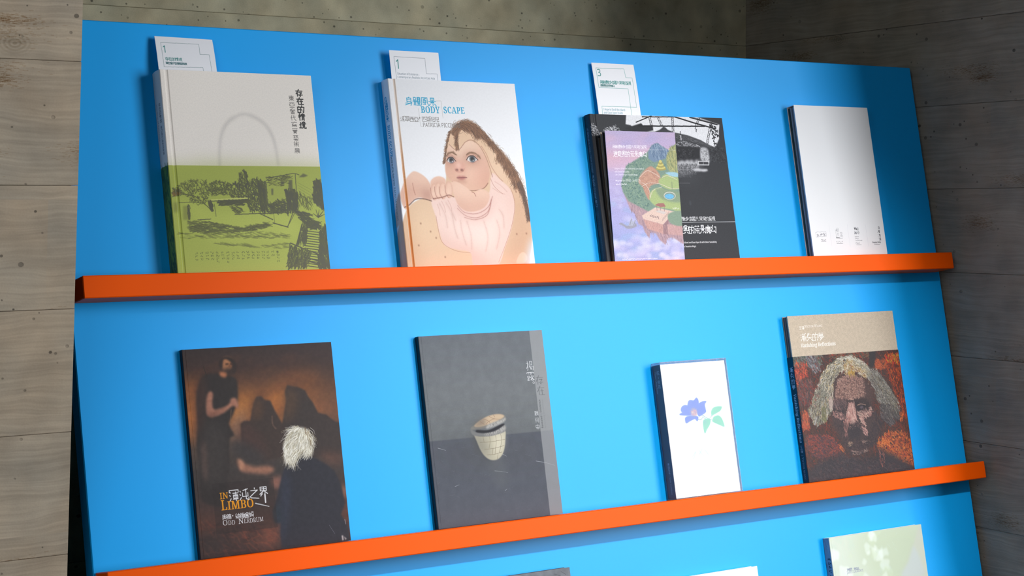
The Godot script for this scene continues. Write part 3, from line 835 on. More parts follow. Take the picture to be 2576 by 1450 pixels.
	c.hairs([81.04, 109.2, 86.75, 105.1, 92.42, 104.1, 96.26, 106.5], 150, 0.9, 2, 4.5, -0.3, [c8(128, 94, 70, 0.35), c8(150, 112, 86, 0.3)], 0.45)
	c.hairs([114.3, 107, 120.4, 103.3, 129.2, 103.7, 137.2, 110], 190, 0.9, 2, 4.5, 0.3, [c8(128, 94, 70, 0.35), c8(150, 112, 86, 0.3)], 0.45)
	c.ell([101.4, 125][0], [101.4, 125][1], 9.5, 8.5, c8(222, 156, 140, 0.75), 7.0)
	c.ell([100.4, 122.5][0], [100.4, 122.5][1], 3.5, 3.0, c8(246, 212, 196, 0.7), 3.0)
	c.ell([96.72, 128.7][0], [96.72, 128.7][1], 2.2, 1.3, c8(104, 54, 48, 0.9), 1.2)
	c.ell([104.7, 128.8][0], [104.7, 128.8][1], 2.4, 1.4, c8(104, 54, 48, 0.9), 1.2)
	c.curve([93.53, 126.7, 94.17, 129.7, 96.4, 131.2, 100.5, 131.6, 104.9, 131.1, 107.9, 128.7, 108.6, 126], 1.2, c8(176, 112, 98, 0.3), 0.9)
	c.shape([95.27, 139.5, 99.69, 137.6, 102.2, 138.2, 105.8, 137.6, 110.9, 139.6, 104.6, 142.8, 98.73, 142.2], c8(184, 112, 106), 1.6)
	c.curve([94.84, 140.1, 101.1, 139.7, 106.1, 139.4, 111.6, 139.6], 1.0, c8(116, 60, 58, 0.9), 0.6)
	c.ell([102, 146.3][0], [102, 146.3][1], 9, 3.5, c8(178, 122, 102, 0.5), 3.0)
	c.ell([102.3, 150.8][0], [102.3, 150.8][1], 10, 4, c8(234, 190, 168, 0.6), 4.0)
	c.unclip()
	c.curve([86.47, 145.6, 99.34, 153.1, 116.1, 158.2, 136, 155.3, 146, 146.7], 2.2, c8(130, 78, 64, 0.35), 1.0)
	# hood fold over the brow and fur trim
	c.shape([87.51, 86.69, 93.07, 77.47, 110.5, 70.93, 131, 74.93, 144.7, 91.43, 151.3, 108.2, 151.5, 132.8, 147.3, 111.3, 137.4, 93.12, 122.5, 85.22, 109.1, 93.76, 101.3, 99.7, 94.75, 97.11, 88.63, 91.19], c8(226, 190, 158), 0.9)
	c.curve([88.53, 91.95, 96.24, 98.89, 105, 98.1, 115.1, 88.3, 126.1, 85.13, 137.5, 92.36, 146, 107.5, 151, 123.6, 154.3, 138.9], 2.0, c8(150, 96, 78, 0.3), 1.0)
	c.curve([140.9, 93.04, 148.2, 105.2, 154.6, 123.5, 163.5, 137.3, 171.4, 144.9], 2.0, c8(176, 118, 102, 0.3), 1.0)
	var fur := [c8(124, 84, 58, 0.55), c8(96, 66, 48, 0.55), c8(150, 104, 72, 0.5), c8(176, 130, 94, 0.45), c8(80, 54, 40, 0.5)]
	c.hairs([95.48, 78.92, 101.9, 69.65, 111.5, 63.3, 122.3, 61.44, 132.4, 64.19, 138.5, 71.66], 1300, 6.0, 5, 11, 0.2, fur)
	c.hairs([107.4, 67.98, 102.6, 77.22, 100.5, 86.37, 100.4, 93.95], 420, 2.4, 4, 9, 0.0, fur)
	c.hairs([111.3, 64.82, 121.6, 66.04, 131.6, 70.32, 137.9, 76.27], 600, 7.0, 5, 10, 0.5, fur)
	c.hairs([135.6, 67.15, 151.3, 82.05, 167, 98.63, 180.9, 115.4, 193, 133.8, 201.2, 154], 2400, 5.5, 5, 11, 0.15, fur)
	c.hairs([166.1, 104.8, 176.9, 118.5, 185.9, 132.4, 194.3, 150.9], 700, 5.0, 4, 9, 0.7, fur)
	c.hairs([197, 144.7, 203.6, 163.4, 206.9, 182.1, 209, 197.7], 900, 4.5, 4, 9, 0.2, [c8(96, 70, 56, 0.5), c8(124, 92, 72, 0.45), c8(70, 50, 42, 0.45)])
	c.hairs([93.89, 71.4, 88.99, 82.12, 84.42, 94.31, 80.31, 109.5, 78.26, 117.1], 420, 1.2, 3, 6, 0.5, fur)
	# arms and hands resting on the edge of the blanket
	var skin := c8(232, 192, 170)
	var arm: Array = [2.828, 158.2, 12.25, 143.3, 21.87, 133.6, 29.66, 131.5, 43.01, 138.5, 50.42, 148.9, 52.21, 160.9, 50.66, 169.9, 43.64, 171.7, 33.96, 168.4, 24.54, 170, 15.2, 177.4, 7.573, 184.8, 2.894, 178.9, 0.826, 167]
	c.shape(arm, skin, 0.9)
	c.clip(arm)
	c.shape([7.359, 155.2, 25.2, 146.2, 30.71, 155, 42.99, 163.9, 56.57, 163.9, 51.76, 174.4, 25.77, 167, 15.84, 178.9, 5.959, 190.7, -2.39, 178.9], c8(196, 140, 120, 0.65), 14.0)
	c.shape([18.03, 137.3, 30.34, 132.7, 39.64, 138.6, 31.91, 146.1, 20.18, 146.2], c8(244, 212, 192, 0.7), 12.0)
	c.shape([38.73, 158, 51.87, 160.9, 51.96, 172.9, 41.79, 172.9], c8(150, 98, 86, 0.6), 9.0)
	c.unclip()
	c.curve([22.49, 147.7, 23.38, 157.3, 25.06, 164.7], 2.0, c8(160, 100, 84, 0.25), 1.0)
	c.curve([5.481, 181.8, 14.27, 178.1, 24.44, 170.7, 37.13, 169.9, 50.22, 173.2], 2.6, c8(90, 56, 46, 0.4), 1.0)
	c.shape([51.5, 145.9, 58.09, 139.9, 66.87, 138, 75, 141.2, 75.91, 147.2, 71.46, 154.8, 57.17, 159.4, 51.82, 154.9], skin, 0.9)
	c.shape([53.48, 148.9, 62.4, 145.8, 76.11, 145.7, 71.26, 156.3, 56.97, 160.9], c8(204, 150, 130, 0.5), 6.0)
	var fore: Array = [82.6, 148.7, 93.4, 145.6, 108.1, 153.1, 119.3, 160.6, 132.3, 156, 144.2, 160.5, 145, 169.7, 135.9, 182, 119.1, 188.1, 103.4, 187.3, 92.37, 178.9, 87.94, 166.8]
	c.shape(fore, skin, 0.9)
	c.clip(fore)
	c.shape([90.13, 169.8, 106.1, 180.4, 127.2, 180.4, 146.9, 166.6, 143.5, 191.2, 93.79, 194.1, 85.43, 178.9], c8(198, 144, 126, 0.7), 14.0)
	c.shape([92.99, 148.6, 107.7, 156.1, 115.2, 165.2, 101, 166.8, 91.76, 157.7], c8(244, 212, 192, 0.6), 12.0)
	c.shape([130.3, 157.5, 143.9, 162, 141.1, 169.7, 129.1, 166.7], c8(244, 212, 192, 0.6), 10.0)
	c.unclip()
	c.curve([116.8, 159.9, 120.9, 162.1, 122.9, 166.7], 1.6, c8(160, 100, 86, 0.4), 0.9)
	for k in 4:
		var p: Array = [[56.22, 160.1], [62.73, 158.6], [70.09, 158.6], [79.76, 157]][k]
		c.ell(p[0], p[1], 6.2, 12.0, c8(214, 164, 142), 0.8, 0.12)
		c.ell(p[0] + 0.6, p[1] - 0.6, 5.0, 10.5, skin, 2.0, 0.12)
		c.curve([p[0] - 5.8, p[1] - 6, p[0] - 5.6, p[1] + 4, p[0] - 2, p[1] + 11.4], 1.1, c8(150, 92, 78, 0.35), 0.9)
		c.ell(p[0] - 0.6, p[1] + 4, 3.4, 4.5, c8(242, 208, 188, 0.7), 4.0)
	c.curve([52.36, 169.9, 68.02, 167.6, 78.74, 164.6, 86.97, 167.6], 2.2, c8(120, 70, 60, 0.35), 1.0)
	c.shape([178.8, 260.4, 186, 250.4, 193.6, 248.4, 197.8, 255.3, 193.4, 263, 180.4, 264.3], c8(232, 190, 164), 0.8)
	for q in [[28.78, 204.8], [22.01, 235.4], [62.07, 252.5], [184.5, 221.6], [201.1, 221.1], [163.3, 118.8], [191.6, 160], [43.09, 216.3], [50.87, 225.3], [98.44, 82.63]]:
		c.ell(q[0], q[1], 1.1, 1.3, c8(140, 92, 70, 0.8), 0.8)
	c.grain(0.25, 0.012)
	c.shape([194.8, 266.2, 209.2, 229, 213.3, 246.2, 211.4, 269.7], c8(206, 220, 238, 0.7), 6.0)
	# reflection in the hinge crease painted as an orange strip; binding line; lettering
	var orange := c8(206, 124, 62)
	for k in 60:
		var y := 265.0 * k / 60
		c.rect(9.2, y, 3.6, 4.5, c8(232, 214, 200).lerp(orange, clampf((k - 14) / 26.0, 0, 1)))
	c.rect(7.6, 0, 0.5, 268, c8(200, 200, 204, 0.6), 0.3)
	var cy := c8(38, 164, 206)
	var q: Array = [24.88, 26.28]
	c.han("身體風景", q[0], q[1] - 0.8, 11.2, 1.05, cy, 12.5, false, 0.0, 1.06, 0.6)
	q = [48.31, 47.36, 78.93, 46.28, 85.05, 46.97]
	c.fit("BODY", serif_bold, q[0], q[1], 31.0, 9.4, cy)
	c.fit("SCAPE", serif_bold, q[4], q[5], 35.2, 9.4, cy)
	var grey := c8(104, 98, 94)
	c.line([44.79, 41.42, 45.23, 66.59, 49.54, 66.69], 0.35, c8(170, 168, 168), 0.2)
	c.line([73.68, 29.69, 82.76, 29.33, 83, 54.54], 0.35, c8(170, 168, 168), 0.2)
	q = [14.33, 53.03, 45.27, 54.89, 49.17, 52.28]
	c.han("派翠西亞", q[0], q[1], 7.3, 0.5, grey, 7.2, false, 0.0, 0.93)
	c.ell(q[2], q[3], 0.9, 0.9, grey)
	c.han("匹斯尼尼", q[4], q[5], 7.3, 0.5, grey, 6.9, false, 0.0, 0.9)
	q = [49.16, 67.6]
	c.fit("PATRICIA PICCININI", sans, q[0], q[1], 61.0, 6.0, grey)
	return c

func spine_swaddled() -> Canvas:
	var c := Canvas.new(19.0, 267.8, 3.4, c8(238, 238, 242))
	c.shape([-4, 205, 8, 176, 24, 160, 24, 200, 10, 206], c8(220, 178, 156), 1.5)
	c.shape([-4, 232, 6, 212, 24, 204, 24, 300, -4, 300], c8(214, 170, 142), 1.5)
	c.han("身體風景", 5.5, 24, 8.4, 0.9, c8(60, 150, 190), 9.0, true)
	c.text("BODY SCAPE", serif_bold, 7.0, 64, 9.5, c8(60, 150, 190), 0.75, 0.0, PI / 2)
	c.han("派翠西亞匹斯尼尼", 6.6, 108, 4.8, 0.45, c8(110, 108, 106), 5.2, true)
	c.text("PATRICIA PICCININI", sans, 7.0, 152, 6.0, c8(110, 108, 106), 0.85, 0.0, PI / 2)
	return c

func art_ruin() -> Canvas:   # black cover, a roofless hall in black and white
	var dark := c8(52, 53, 57)
	var c := Canvas.new(258.3, 227.8, 3.4, dark)
	c.shape([70.05, -4.257, 195.7, -3.027, 213.9, 1.239, 242.4, 8.339, 250.9, 10.85, 248.4, 22.35, 248.2, 34.1, 236.8, 47.63, 226.6, 45.78, 209.1, 36.74, 183.1, 29.21, 160.9, 26.64, 147.1, 22.61, 138.7, 16.51, 129.9, 22.11, 120.5, 25.08, 84.43, 25.76, 75.67, 15.84, 65.96, 14.42], c8(228, 228, 232), 0.8, false)
	c.shape([63.25, 20.97, 95.98, 12.15, 99.5, 16.16, 117.7, 14.64, 117.5, 22.84, 104.4, 25.38, 84.4, 26.08], c8(44, 44, 48), 0.6, false)
	c.shape([227.7, -7.505, 258.6, -1.488, 258.7, 42.31, 236.8, 47.63, 246.1, 34.13, 248, 20.68, 251.5, 11.35, 230.3, 4.227], dark, 0.6, false)
	# hatched light on the left roofs
	c.dabs([0.535, 14.53, 10.85, 16.62, 18.9, 32.65, 0.8447, 32.97], 90, 1.5, 5, 0.7, [c8(190, 190, 194, 0.8)], 0.9, 0.4, 0.2)
	c.dabs([18.48, 23.41, 47.32, 15.86, 57.47, 26.15, 23.58, 27.94], 130, 1.5, 5, 0.7, [c8(200, 200, 204, 0.8)], 0.2, 0.9, 0.2)
	# trusses
	var blk := c8(34, 34, 38)
	c.line([86.18, 10.73, 117.5, -0.16], 1.5, blk)
	c.line([99.19, 1.918, 160.1, 0.4869], 1.6, blk)
	c.line([89.48, 16.53, 220.5, 14.01], 2.2, blk)
	c.line([161.8, 0.1148, 200.3, 9.246, 241.1, 17.45], 2.2, blk)
	c.line([195.3, -0.3401, 250.5, 10.52], 1.4, c8(120, 120, 124))
	c.line([192.1, 0.4043, 246.2, 10.95], 1.8, blk)
	for q in [[113.2, 2.578, 115.2, 15.68], [129.4, 1.538, 135.7, 16.24], [158, 1.201, 155.8, 24.42], [210.8, 0.9749, 202, 14.89], [234.7, 6.149, 219.8, 43.72]]:
		c.line([q[0] - 1.8, q[1], q[2] - 1.8, q[3]], 0.6, blk)
		c.line([q[0] + 1.8, q[1], q[2] + 1.8, q[3]], 0.6, blk)
		var n := int((q[3] - q[1]) / 3.2)
		for k in n:
			var a := Vector2(q[0], q[1]).lerp(Vector2(q[2], q[3]), float(k) / n)
			var b := Vector2(q[0], q[1]).lerp(Vector2(q[2], q[3]), float(k + 1) / n)
			c.line([a.x - 1.8 * (1 if k % 2 else -1), a.y, b.x + 1.8 * (1 if k % 2 else -1), b.y], 0.5, blk)
	c.curve([202, 14.89, 200.1, 18.26, 203.4, 19.86, 201.1, 21.91, 202.6, 23.21], 0.8, blk)
	# temple roof
	c.shape([120.4, 25.74, 133.1, 21.23, 137.6, 17.52, 142, 17.76, 145.2, 21.32, 157, 25.06, 156.7, 27.37, 120.1, 28.04], c8(58, 58, 62), 0.5, false)
	c.shape([158.9, 25.68, 167, 26.52, 185, 30.5, 208.9, 37.74, 228.7, 45.42, 224.2, 47.81, 204, 43.12, 180, 37.54, 159.5, 37.54], c8(78, 78, 82), 0.5, false)
	c.dabs([160.8, 27.3, 184.9, 31.17, 224.5, 45.81, 204.1, 42.46, 161.6, 36.51], 160, 2, 7, 0.5, [c8(128, 128, 132, 0.7), c8(40, 40, 44, 0.8)], 0.35, 0.15, 0.2)
	c.line([169.9, 23.16, 168.9, 37.38], 1.2, blk)
	c.line([169.9, 29.61, 169.5, 37.37], 1.6, c8(220, 220, 224))
	# rock and cave
	c.shape([159.3, 38.52, 179.8, 38.53, 203.8, 44.78, 222.1, 47.84, 221.2, 69.38, 198.2, 86, 154.8, 89.52], c8(74, 74, 78), 2.0, false)
	c.dabs([159.1, 40.5, 179.7, 39.36, 203.7, 45.61, 207.3, 49.7, 182.4, 50.04, 159.3, 47.07], 420, 1.5, 5, 0.9, [c8(150, 150, 154, 0.7), c8(190, 190, 194, 0.6), c8(56, 56, 60, 0.7)], 0.2, 0.7, 0.3)
	c.shape([158, 48.73, 178.7, 47.12, 199.2, 48.16, 207.1, 51.36, 203.8, 62.96, 196.6, 67.31, 177.9, 68.48, 157.1, 71.62], c8(40, 40, 44), 1.5)
	c.dabs([159.6, 51.98, 190.5, 51.58, 193, 63.07, 159.8, 66.7], 120, 1.5, 4, 1.2, [c8(66, 66, 70, 0.8), c8(30, 30, 34, 0.8)], 0.2, 1.5, 0.4)
	c.shape([207.4, 48.87, 220.6, 51.18, 221, 71.03, 212.4, 72.76, 204.8, 67.89, 203.8, 59.66], c8(176, 176, 180), 1.5)
	c.dabs([207.4, 48.87, 220.6, 51.18, 218.9, 71.05, 204.8, 67.89], 160, 1.0, 3.5, 0.8, [c8(110, 110, 114, 0.7), c8(206, 206, 210, 0.7)], 1.3, 0.6, 0.3)
	c.shape([156.5, 73.26, 160.3, 70.94, 167.6, 69.56, 171.4, 71.49, 178, 68.15, 180.6, 71.4, 186.2, 68.4, 189.7, 72.63, 196.5, 67.97, 198.1, 71.24, 199.5, 76.15, 194.5, 82.75, 176.8, 92.64, 156.4, 92.75], c8(190, 190, 194), 2.5)
	c.dabs([156.5, 76.51, 195.6, 74.55, 198.2, 86, 180.4, 95.88, 156, 95.99], 420, 1.5, 5, 1.0, [c8(96, 96, 100, 0.6), c8(140, 140, 144, 0.6), c8(66, 66, 70, 0.6)], 1.2, 0.8, 0.5)
	c.shape([155.2, 86.27, 183.8, 86.09, 201.4, 92.52, 195.5, 105.6, 154.5, 107.3], c8(62, 63, 67, 0.8), 12.0)
	c.shape([185.3, 83.79, 194.7, 81.44, 202.8, 82.69, 213.1, 82.62, 215.3, 85.23, 208.4, 86.92, 198.2, 86.32, 190, 86.05], c8(196, 196, 200), 1.5)
	c.line([198.3, 70.25, 219.8, 70.38, 218.6, 76, 197.9, 75.84, 198.3, 70.25], 1.3, c8(200, 200, 204))
	c.shape([199.8, 71.23, 218, 71.39, 217.3, 75.02, 199.7, 74.84], c8(60, 60, 64), 0.4, false)
	c.line([208.1, 71.15, 207.9, 75.26], 1.0, c8(150, 150, 154))
	c.line([155.5, 83.83, 179, 83.67], 0.6, c8(150, 150, 154))
	c.line([152.8, 105, 176.2, 105], 0.5, c8(120, 120, 124))
	c.dabs([226.5, 46.11, 255.9, 47.37, 254.4, 72.38, 221, 71.03], 160, 2, 6, 1.6, [c8(74, 75, 79, 0.5), c8(40, 40, 44, 0.5)], 0.8, 1.5, 0.6)
	c.dabs([231.5, 10.93, 241.8, 12.39, 247.9, 29.08, 236.4, 35.96, 241.8, 42.56, 235.4, 42.66, 231.5, 26.02], 60, 2, 5, 2.0, [c8(44, 44, 48, 0.9)], 0.8, 1.5, 0.3)
	c.ell([172.2, 136.6][0], [172.2, 136.6][1], 2, 4, c8(80, 82, 90, 0.5), 1.5)
	c.grain(0.3, 0.06)
	# lettering
	var white := c8(238, 238, 240)
	var q: Array = [217.6, 157.8, 259.1, 166.4, 103.3, 166, 217.3, 171.6, 214.8, 199.4, 146.8, 198.3, 172.9, 205.5]
	var st := 6.5
	c.han("我願望散步島國只深深的凝視", q[0] - 13 * st, q[1], 6.5, 0.55, white, st, false, 0.0, 0.92)
	c.line([20, q[3] + 0.6, q[2], q[3]], 0.6, c8(210, 212, 216))
	st = 10.9
	c.han("連建興的荒景魔幻", q[6] - 8 * st, q[7], 12.2, 1.1, white, st, false, 0.0, 0.84, 0.7)
	c.fit("I Hope to Stroll the Island and Gaze Upon It with Sheer Sensibility", sans_bold, q[8] - 92.0, q[9], 92.0, 2.6, white)
	c.fit("Lien Chien-hsing's Desolate Magic", sans_bold, q[12] - 47.0, q[13], 47.0, 2.6, white)
	return c

func spine_ruin() -> Canvas:
	var c := Canvas.new(14.9, 227.8, 3.4, c8(34, 36, 44))
	c.han("我願望散步島國只深深的凝視", 4.6, 20, 4.8, 0.4, c8(120, 122, 132), 5.3, true)
	c.han("連建興的荒景魔幻", 4.2, 92, 5.6, 0.5, c8(132, 134, 142), 6.2, true)
	c.text("I Hope to Stroll the Island and Gaze Upon It with Sheer Sensibility", sans, 8.6, 148, 3.0, c8(110, 112, 120), 0.8, 0.0, PI / 2)
	c.text("Lien Chien-hsing's Desolate Magic", sans, 4.8, 148, 3.0, c8(110, 112, 120), 0.8, 0.0, PI / 2)
	return c

func art_island() -> Canvas:   # lilac leaflet with a floating green hill above the clouds
	var c := Canvas.new(132.8, 198.0, 4.0, c8(180, 168, 210))
	c.gradient([0.0, c8(186, 170, 206), 0.10, c8(190, 168, 204), 0.20, c8(212, 170, 186), 0.27, c8(206, 172, 196), 0.32, c8(184, 168, 208), 0.55, c8(170, 164, 212), 0.8, c8(158, 164, 216), 1.0, c8(164, 168, 218)])
	for k in 26:
		c.ell(c.rng.randf_range(0, 133), c.rng.randf_range(0, 55), c.rng.randf_range(10, 26), c.rng.randf_range(2, 5), [c8(160, 158, 206, 0.35), c8(220, 178, 190, 0.35), c8(204, 176, 204, 0.4)][k % 3], 4.0, -0.15)
	for k in 110:
		var y := c.rng.randf_range(80, 200)
		var z := (y - 80) / 120
		c.ell(c.rng.randf_range(-5, 138), y, c.rng.randf_range(4, 13) * (0.6 + z), c.rng.randf_range(2, 5) * (0.6 + z), [c8(196, 190, 226, 0.5), c8(206, 204, 232, 0.45), c8(150, 156, 210, 0.45), c8(138, 176, 218, 0.35)][k % 4], 2.5)
	for k in 40:
		c.ell(c.rng.randf_range(-5, 138), c.rng.randf_range(160, 200), c.rng.randf_range(4, 10), c.rng.randf_range(2, 4), c8(214, 214, 236, 0.55), 2.2)
	# rock underneath
	c.shape([23.77, 83.23, 28.46, 100.2, 36.85, 120.2, 43.64, 124.5, 49.69, 140.2, 56.61, 143.1, 59.59, 151.7, 67.78, 162.5, 70.23, 152.6, 80.81, 154.9, 87.3, 165, 97.58, 172.3, 101.9, 162.4, 112.8, 161.2, 123.2, 167.1, 132, 171.6, 137.2, 121.4, 109.2, 106.8, 56.47, 92.01], c8(172, 140, 146), 1.0, false)
	c.dabs([23.77, 83.23, 36.85, 120.2, 49.69, 140.2, 59.59, 151.7, 67.78, 162.5, 80.81, 154.9, 97.58, 172.3, 112.8, 161.2, 132, 171.6, 137.2, 121.4, 90.26, 120.8, 38.17, 100.3], 600, 3, 9, 0.9, [c8(130, 106, 118, 0.6), c8(196, 160, 156, 0.6), c8(150, 120, 128, 0.6)], 1.4, 0.4, 0.3)
	# green hill
	c.shape([22.82, 78.98, 28.42, 66.29, 34.66, 52.17, 48.92, 45.41, 63.63, 38.06, 78.46, 29.83, 86.21, 21, 97.24, 17, 105.9, 22.42, 118.1, 28.14, 125.8, 20.98, 135.1, 17.82, 135.4, 121.4, 107.7, 129.6, 67.02, 120.5, 51.49, 113.2, 34.26, 106, 24.61, 91.72], c8(112, 142, 122), 1.2, false)
	c.dabs([22.82, 78.98, 34.66, 52.17, 63.63, 38.06, 81.67, 35.25, 62.11, 60.8, 57.04, 83.49, 73.14, 109.2, 65.43, 117.7, 51.49, 113.2, 24.61, 91.72], 900, 1.5, 4, 1.6, [c8(80, 114, 100, 0.7), c8(132, 160, 128, 0.6), c8(96, 128, 118, 0.6)], 0, 3.1, 0.5)
	c.shape([78.38, 30.97, 86.21, 21, 97.24, 17, 107.6, 23.13, 118.1, 28.14, 113.7, 39.59, 88.07, 46.66, 77.71, 40.94], c8(104, 130, 156), 1.0, false)
	c.dabs([82.15, 28.12, 97.2, 17.57, 118.1, 28.14, 111.9, 39.58, 88.35, 42.39], 200, 3, 8, 1.0, [c8(78, 104, 132, 0.6), c8(140, 162, 180, 0.6)], 1.3, 0.5, 0.3)
	c.shape([111.9, 39.58, 122, 23.85, 133.3, 18.11, 132.3, 64.01, 122.7, 66.82, 112.7, 55.32], c8(150, 158, 104), 1.0, false)
	c.dabs([111.9, 39.58, 122, 23.85, 134.3, 18.11, 132.3, 64.01, 116, 59.63], 260, 3, 8, 1.1, [c8(112, 124, 80, 0.6), c8(188, 182, 112, 0.6)], 1.4, 0.4, 0.3)
	c.dabs([63.63, 38.06, 88.07, 46.66, 113, 49.6, 87.49, 55.22, 71.59, 52.3, 58.65, 59.36], 240, 2, 5, 1.3, [c8(88, 120, 108, 0.6), c8(120, 148, 126, 0.6)], 0.6, 1.0, 0.4)
	c.shape([55.64, 77.8, 59.95, 66.47, 76.85, 53.75, 87.49, 55.22, 97.49, 66.68, 94.93, 78.08, 82.19, 80.84, 74.66, 86.48, 76.39, 100.7, 71.73, 103.5, 65.36, 92.09, 62.37, 83.53], c8(190, 140, 114), 1.0)
	c.dabs([57.42, 77.81, 76.76, 55.17, 95.7, 66.67, 93.13, 78.07, 74.66, 86.48, 73.61, 102.1, 63.96, 86.39], 200, 2, 6, 0.9, [c8(160, 112, 92, 0.5), c8(206, 160, 130, 0.5)], 0.6, 0.8, 0.3)
	for q in [[73.61, 102.1, 77.95, 90.78, 92.66, 85.2, 113.9, 91.09, 131.7, 95.55, 135, 121.4, 112, 118.3, 90.65, 115.1, 80.19, 110.7], [95.31, 72.38, 111.9, 66.76, 129.5, 74.03, 134.2, 85.53, 114.1, 88.23, 96.53, 80.95], [101, 68.13, 118.7, 72.52, 132.9, 76.92, 131.6, 69.74, 115.7, 63.92]]:
		c.shape(q, c8(162, 182, 112), 1.0)
	for q in [[57.98, 69.3, 72.9, 59.42, 86.92, 63.77, 97.3, 69.53], [60.59, 83.52, 75.23, 77.94, 96.63, 79.52, 114.2, 85.37, 134.1, 86.97], [75.49, 100.7, 81.62, 89.38, 99.94, 83.83], [55.64, 77.8, 66.22, 79.3, 74.47, 89.32, 75.49, 100.7], [100.9, 69.55, 111.9, 66.76, 129.6, 72.59]]:
		c.curve(q, 0.7, c8(222, 206, 190, 0.8), 0.3)
	c.shape([87.09, 88.01, 99.74, 86.68, 114, 89.66, 133.7, 92.7, 134.5, 107.1, 112.8, 106.8, 95.19, 100.9], c8(122, 144, 112, 0.9), 2.0)
	c.ell([113.1, 97.52][0], [113.1, 97.52][1], 11.5, 6.2, c8(206, 206, 190))
	c.ell([113.1, 97.81][0], [113.1, 97.81][1], 10.4, 5.2, c8(128, 146, 128))
	c.ell([112.3, 98.52][0], [112.3, 98.52][1], 8.8, 4.0, c8(96, 178, 218), 0.6)
	c.shape([108.6, 62.45, 119.5, 61.08, 132.1, 62.57, 132, 68.31, 119.1, 67.52, 112, 64.61], c8(150, 196, 212), 0.8)
	for k in 6:
		c.ell([100.3, 56.7][0], [100.3, 56.7][1] - k * 2.3, 10.2 - k * 1.5, 2.4, c8(206, 196, 104) if k % 2 else c8(158, 148, 74))
	c.line([119.2, 76.11, 118.8, 87.56], 0.6, c8(84, 96, 84))
	# terrace with a small pavilion
	c.shape([56.76, 127.5, 83.48, 115, 120.8, 121.9, 96.05, 141.6, 59.05, 133.2], c8(222, 192, 174), 0.5, false)
	c.shape([59.05, 133.2, 96.05, 141.6, 95.09, 155.9, 65.22, 147.5], c8(196, 148, 136), 0.5, false)
	c.shape([96.05, 141.6, 107.5, 132.5, 104, 156.7, 95.09, 155.9], c8(146, 110, 112), 0.5, false)
	c.shape([103.3, 141, 133.9, 142.9, 132.8, 158.7, 104, 156.7], c8(190, 148, 142), 0.8, false)
	c.dabs([59, 133.9, 96, 142.3, 133.8, 144.3, 132.8, 158.7, 65.22, 147.5], 160, 2, 6, 0.6, [c8(150, 108, 104, 0.6), c8(214, 172, 158, 0.5)], 1.5, 0.3, 0.3)
	c.shape([107.9, 125.4, 135.4, 121.4, 134.8, 142.9, 110.6, 139.7], c8(120, 146, 120), 1.0)
	c.shape([82.97, 111.9, 89.25, 109.1, 100.1, 108.8, 103.7, 113.9, 94.25, 114.9], c8(158, 98, 90), 0.4, false)
	for x in [[86.28, 113.4, 86.32, 120.8], [92.84, 114.6, 92.63, 123], [100.6, 113.8, 100.3, 121.7]]:
		c.line(x, 0.7, c8(120, 92, 92))
	c.shape([83.05, 121.5, 90.36, 119.4, 104.5, 122.4, 98.9, 125.9], c8(206, 194, 186), 0.4, false)
	c.marks([72.09, 124.9][0], [72.09, 124.9][1], 18, 5, c8(110, 86, 84, 0.7), 0.25)
	c.marks([115.9, 114][0], [115.9, 114][1], 13, 4, c8(226, 226, 206, 0.9), 0.05)
	for k in 9:
		c.line([[94.59, 136.6][0] + k * 1.6, [94.59, 136.6][1] - k * 1.3, [96, 131.6][0] + k * 1.6, [96, 131.6][1] - k * 1.3], 0.3, c8(110, 86, 84, 0.8))
	# a bird
	c.shape([12.63, 139.6, 17.99, 138.3, 26.53, 142.4, 35.44, 141.4, 42.7, 138.7, 45.6, 143, 36.87, 146.4, 27.12, 146.9, 20.33, 142.8], c8(146, 146, 160), 0.6)
	c.shape([30.04, 142.7, 37.12, 129.4, 38.55, 137.2, 44.14, 133, 40.65, 142.9], c8(168, 172, 190), 0.6, false)
	c.line([36, 132.9, 32.79, 141.3], 0.5, c8(110, 110, 124))
	c.line([43.87, 134.4, 38.88, 142.8], 0.5, c8(110, 110, 124))
	c.haze(c8(186, 176, 200), 0.14)  # surface glare mixed into the print as a lilac veil
	c.grain(0.35, 0.06)
	# lettering
	var white := c8(246, 242, 248)
	var q: Array = [11.74, 20.75, 12.19, 27.1, 132.6, 27.15, 12.54, 29.78]
	c.han("我願望散步島國只深深的凝視", q[0], q[1], 5.0, 0.4, white, 4.93, false, 0.0, 0.9)
	c.line([q[2], q[3], q[4], q[5]], 0.25, c8(232, 226, 236, 0.8), 0.2)
	c.han("連建興的荒景魔幻", q[6], q[7], 8.6, 0.7, white, 7.85, false, 0.0, 0.84, 0.7)
	q = [12.09, 57.73, 12.47, 62.53, 12.17, 67.04, 12.63, 76.08, 12.97, 81.45, 13.65, 193]
	c.text("I Hope to Stroll the Island and Gaze Upon It", sans, q[0], q[1], 3.6, white, 0.78)
	c.text("with Sheer Sensibility", sans, q[2], q[3], 3.6, white, 0.78)
	c.text("Lien Chien-hsing's Desolate Magic", sans, q[4], q[5], 3.6, white, 0.78)
	c.marks(q[6], q[7] - 2.6, 12, 2.6, white)
	c.text("2016", sans, q[6] + 13, q[7], 3.4, white, 0.72)
	c.text("10.02 - ", sans, q[6] + 19.5, q[7], 5.0, white, 0.74)
	c.text("2017", sans, q[6] + 31.5, q[7], 3.4, white, 0.72)
	c.text("01.15", sans, q[6] + 37.5, q[7], 5.0, white, 0.74)
	c.marks(q[8], q[9] - 2.4, 20, 2.4, white)
	c.marks(q[10], q[11] - 1.6, 66, 2.0, white)
	return c

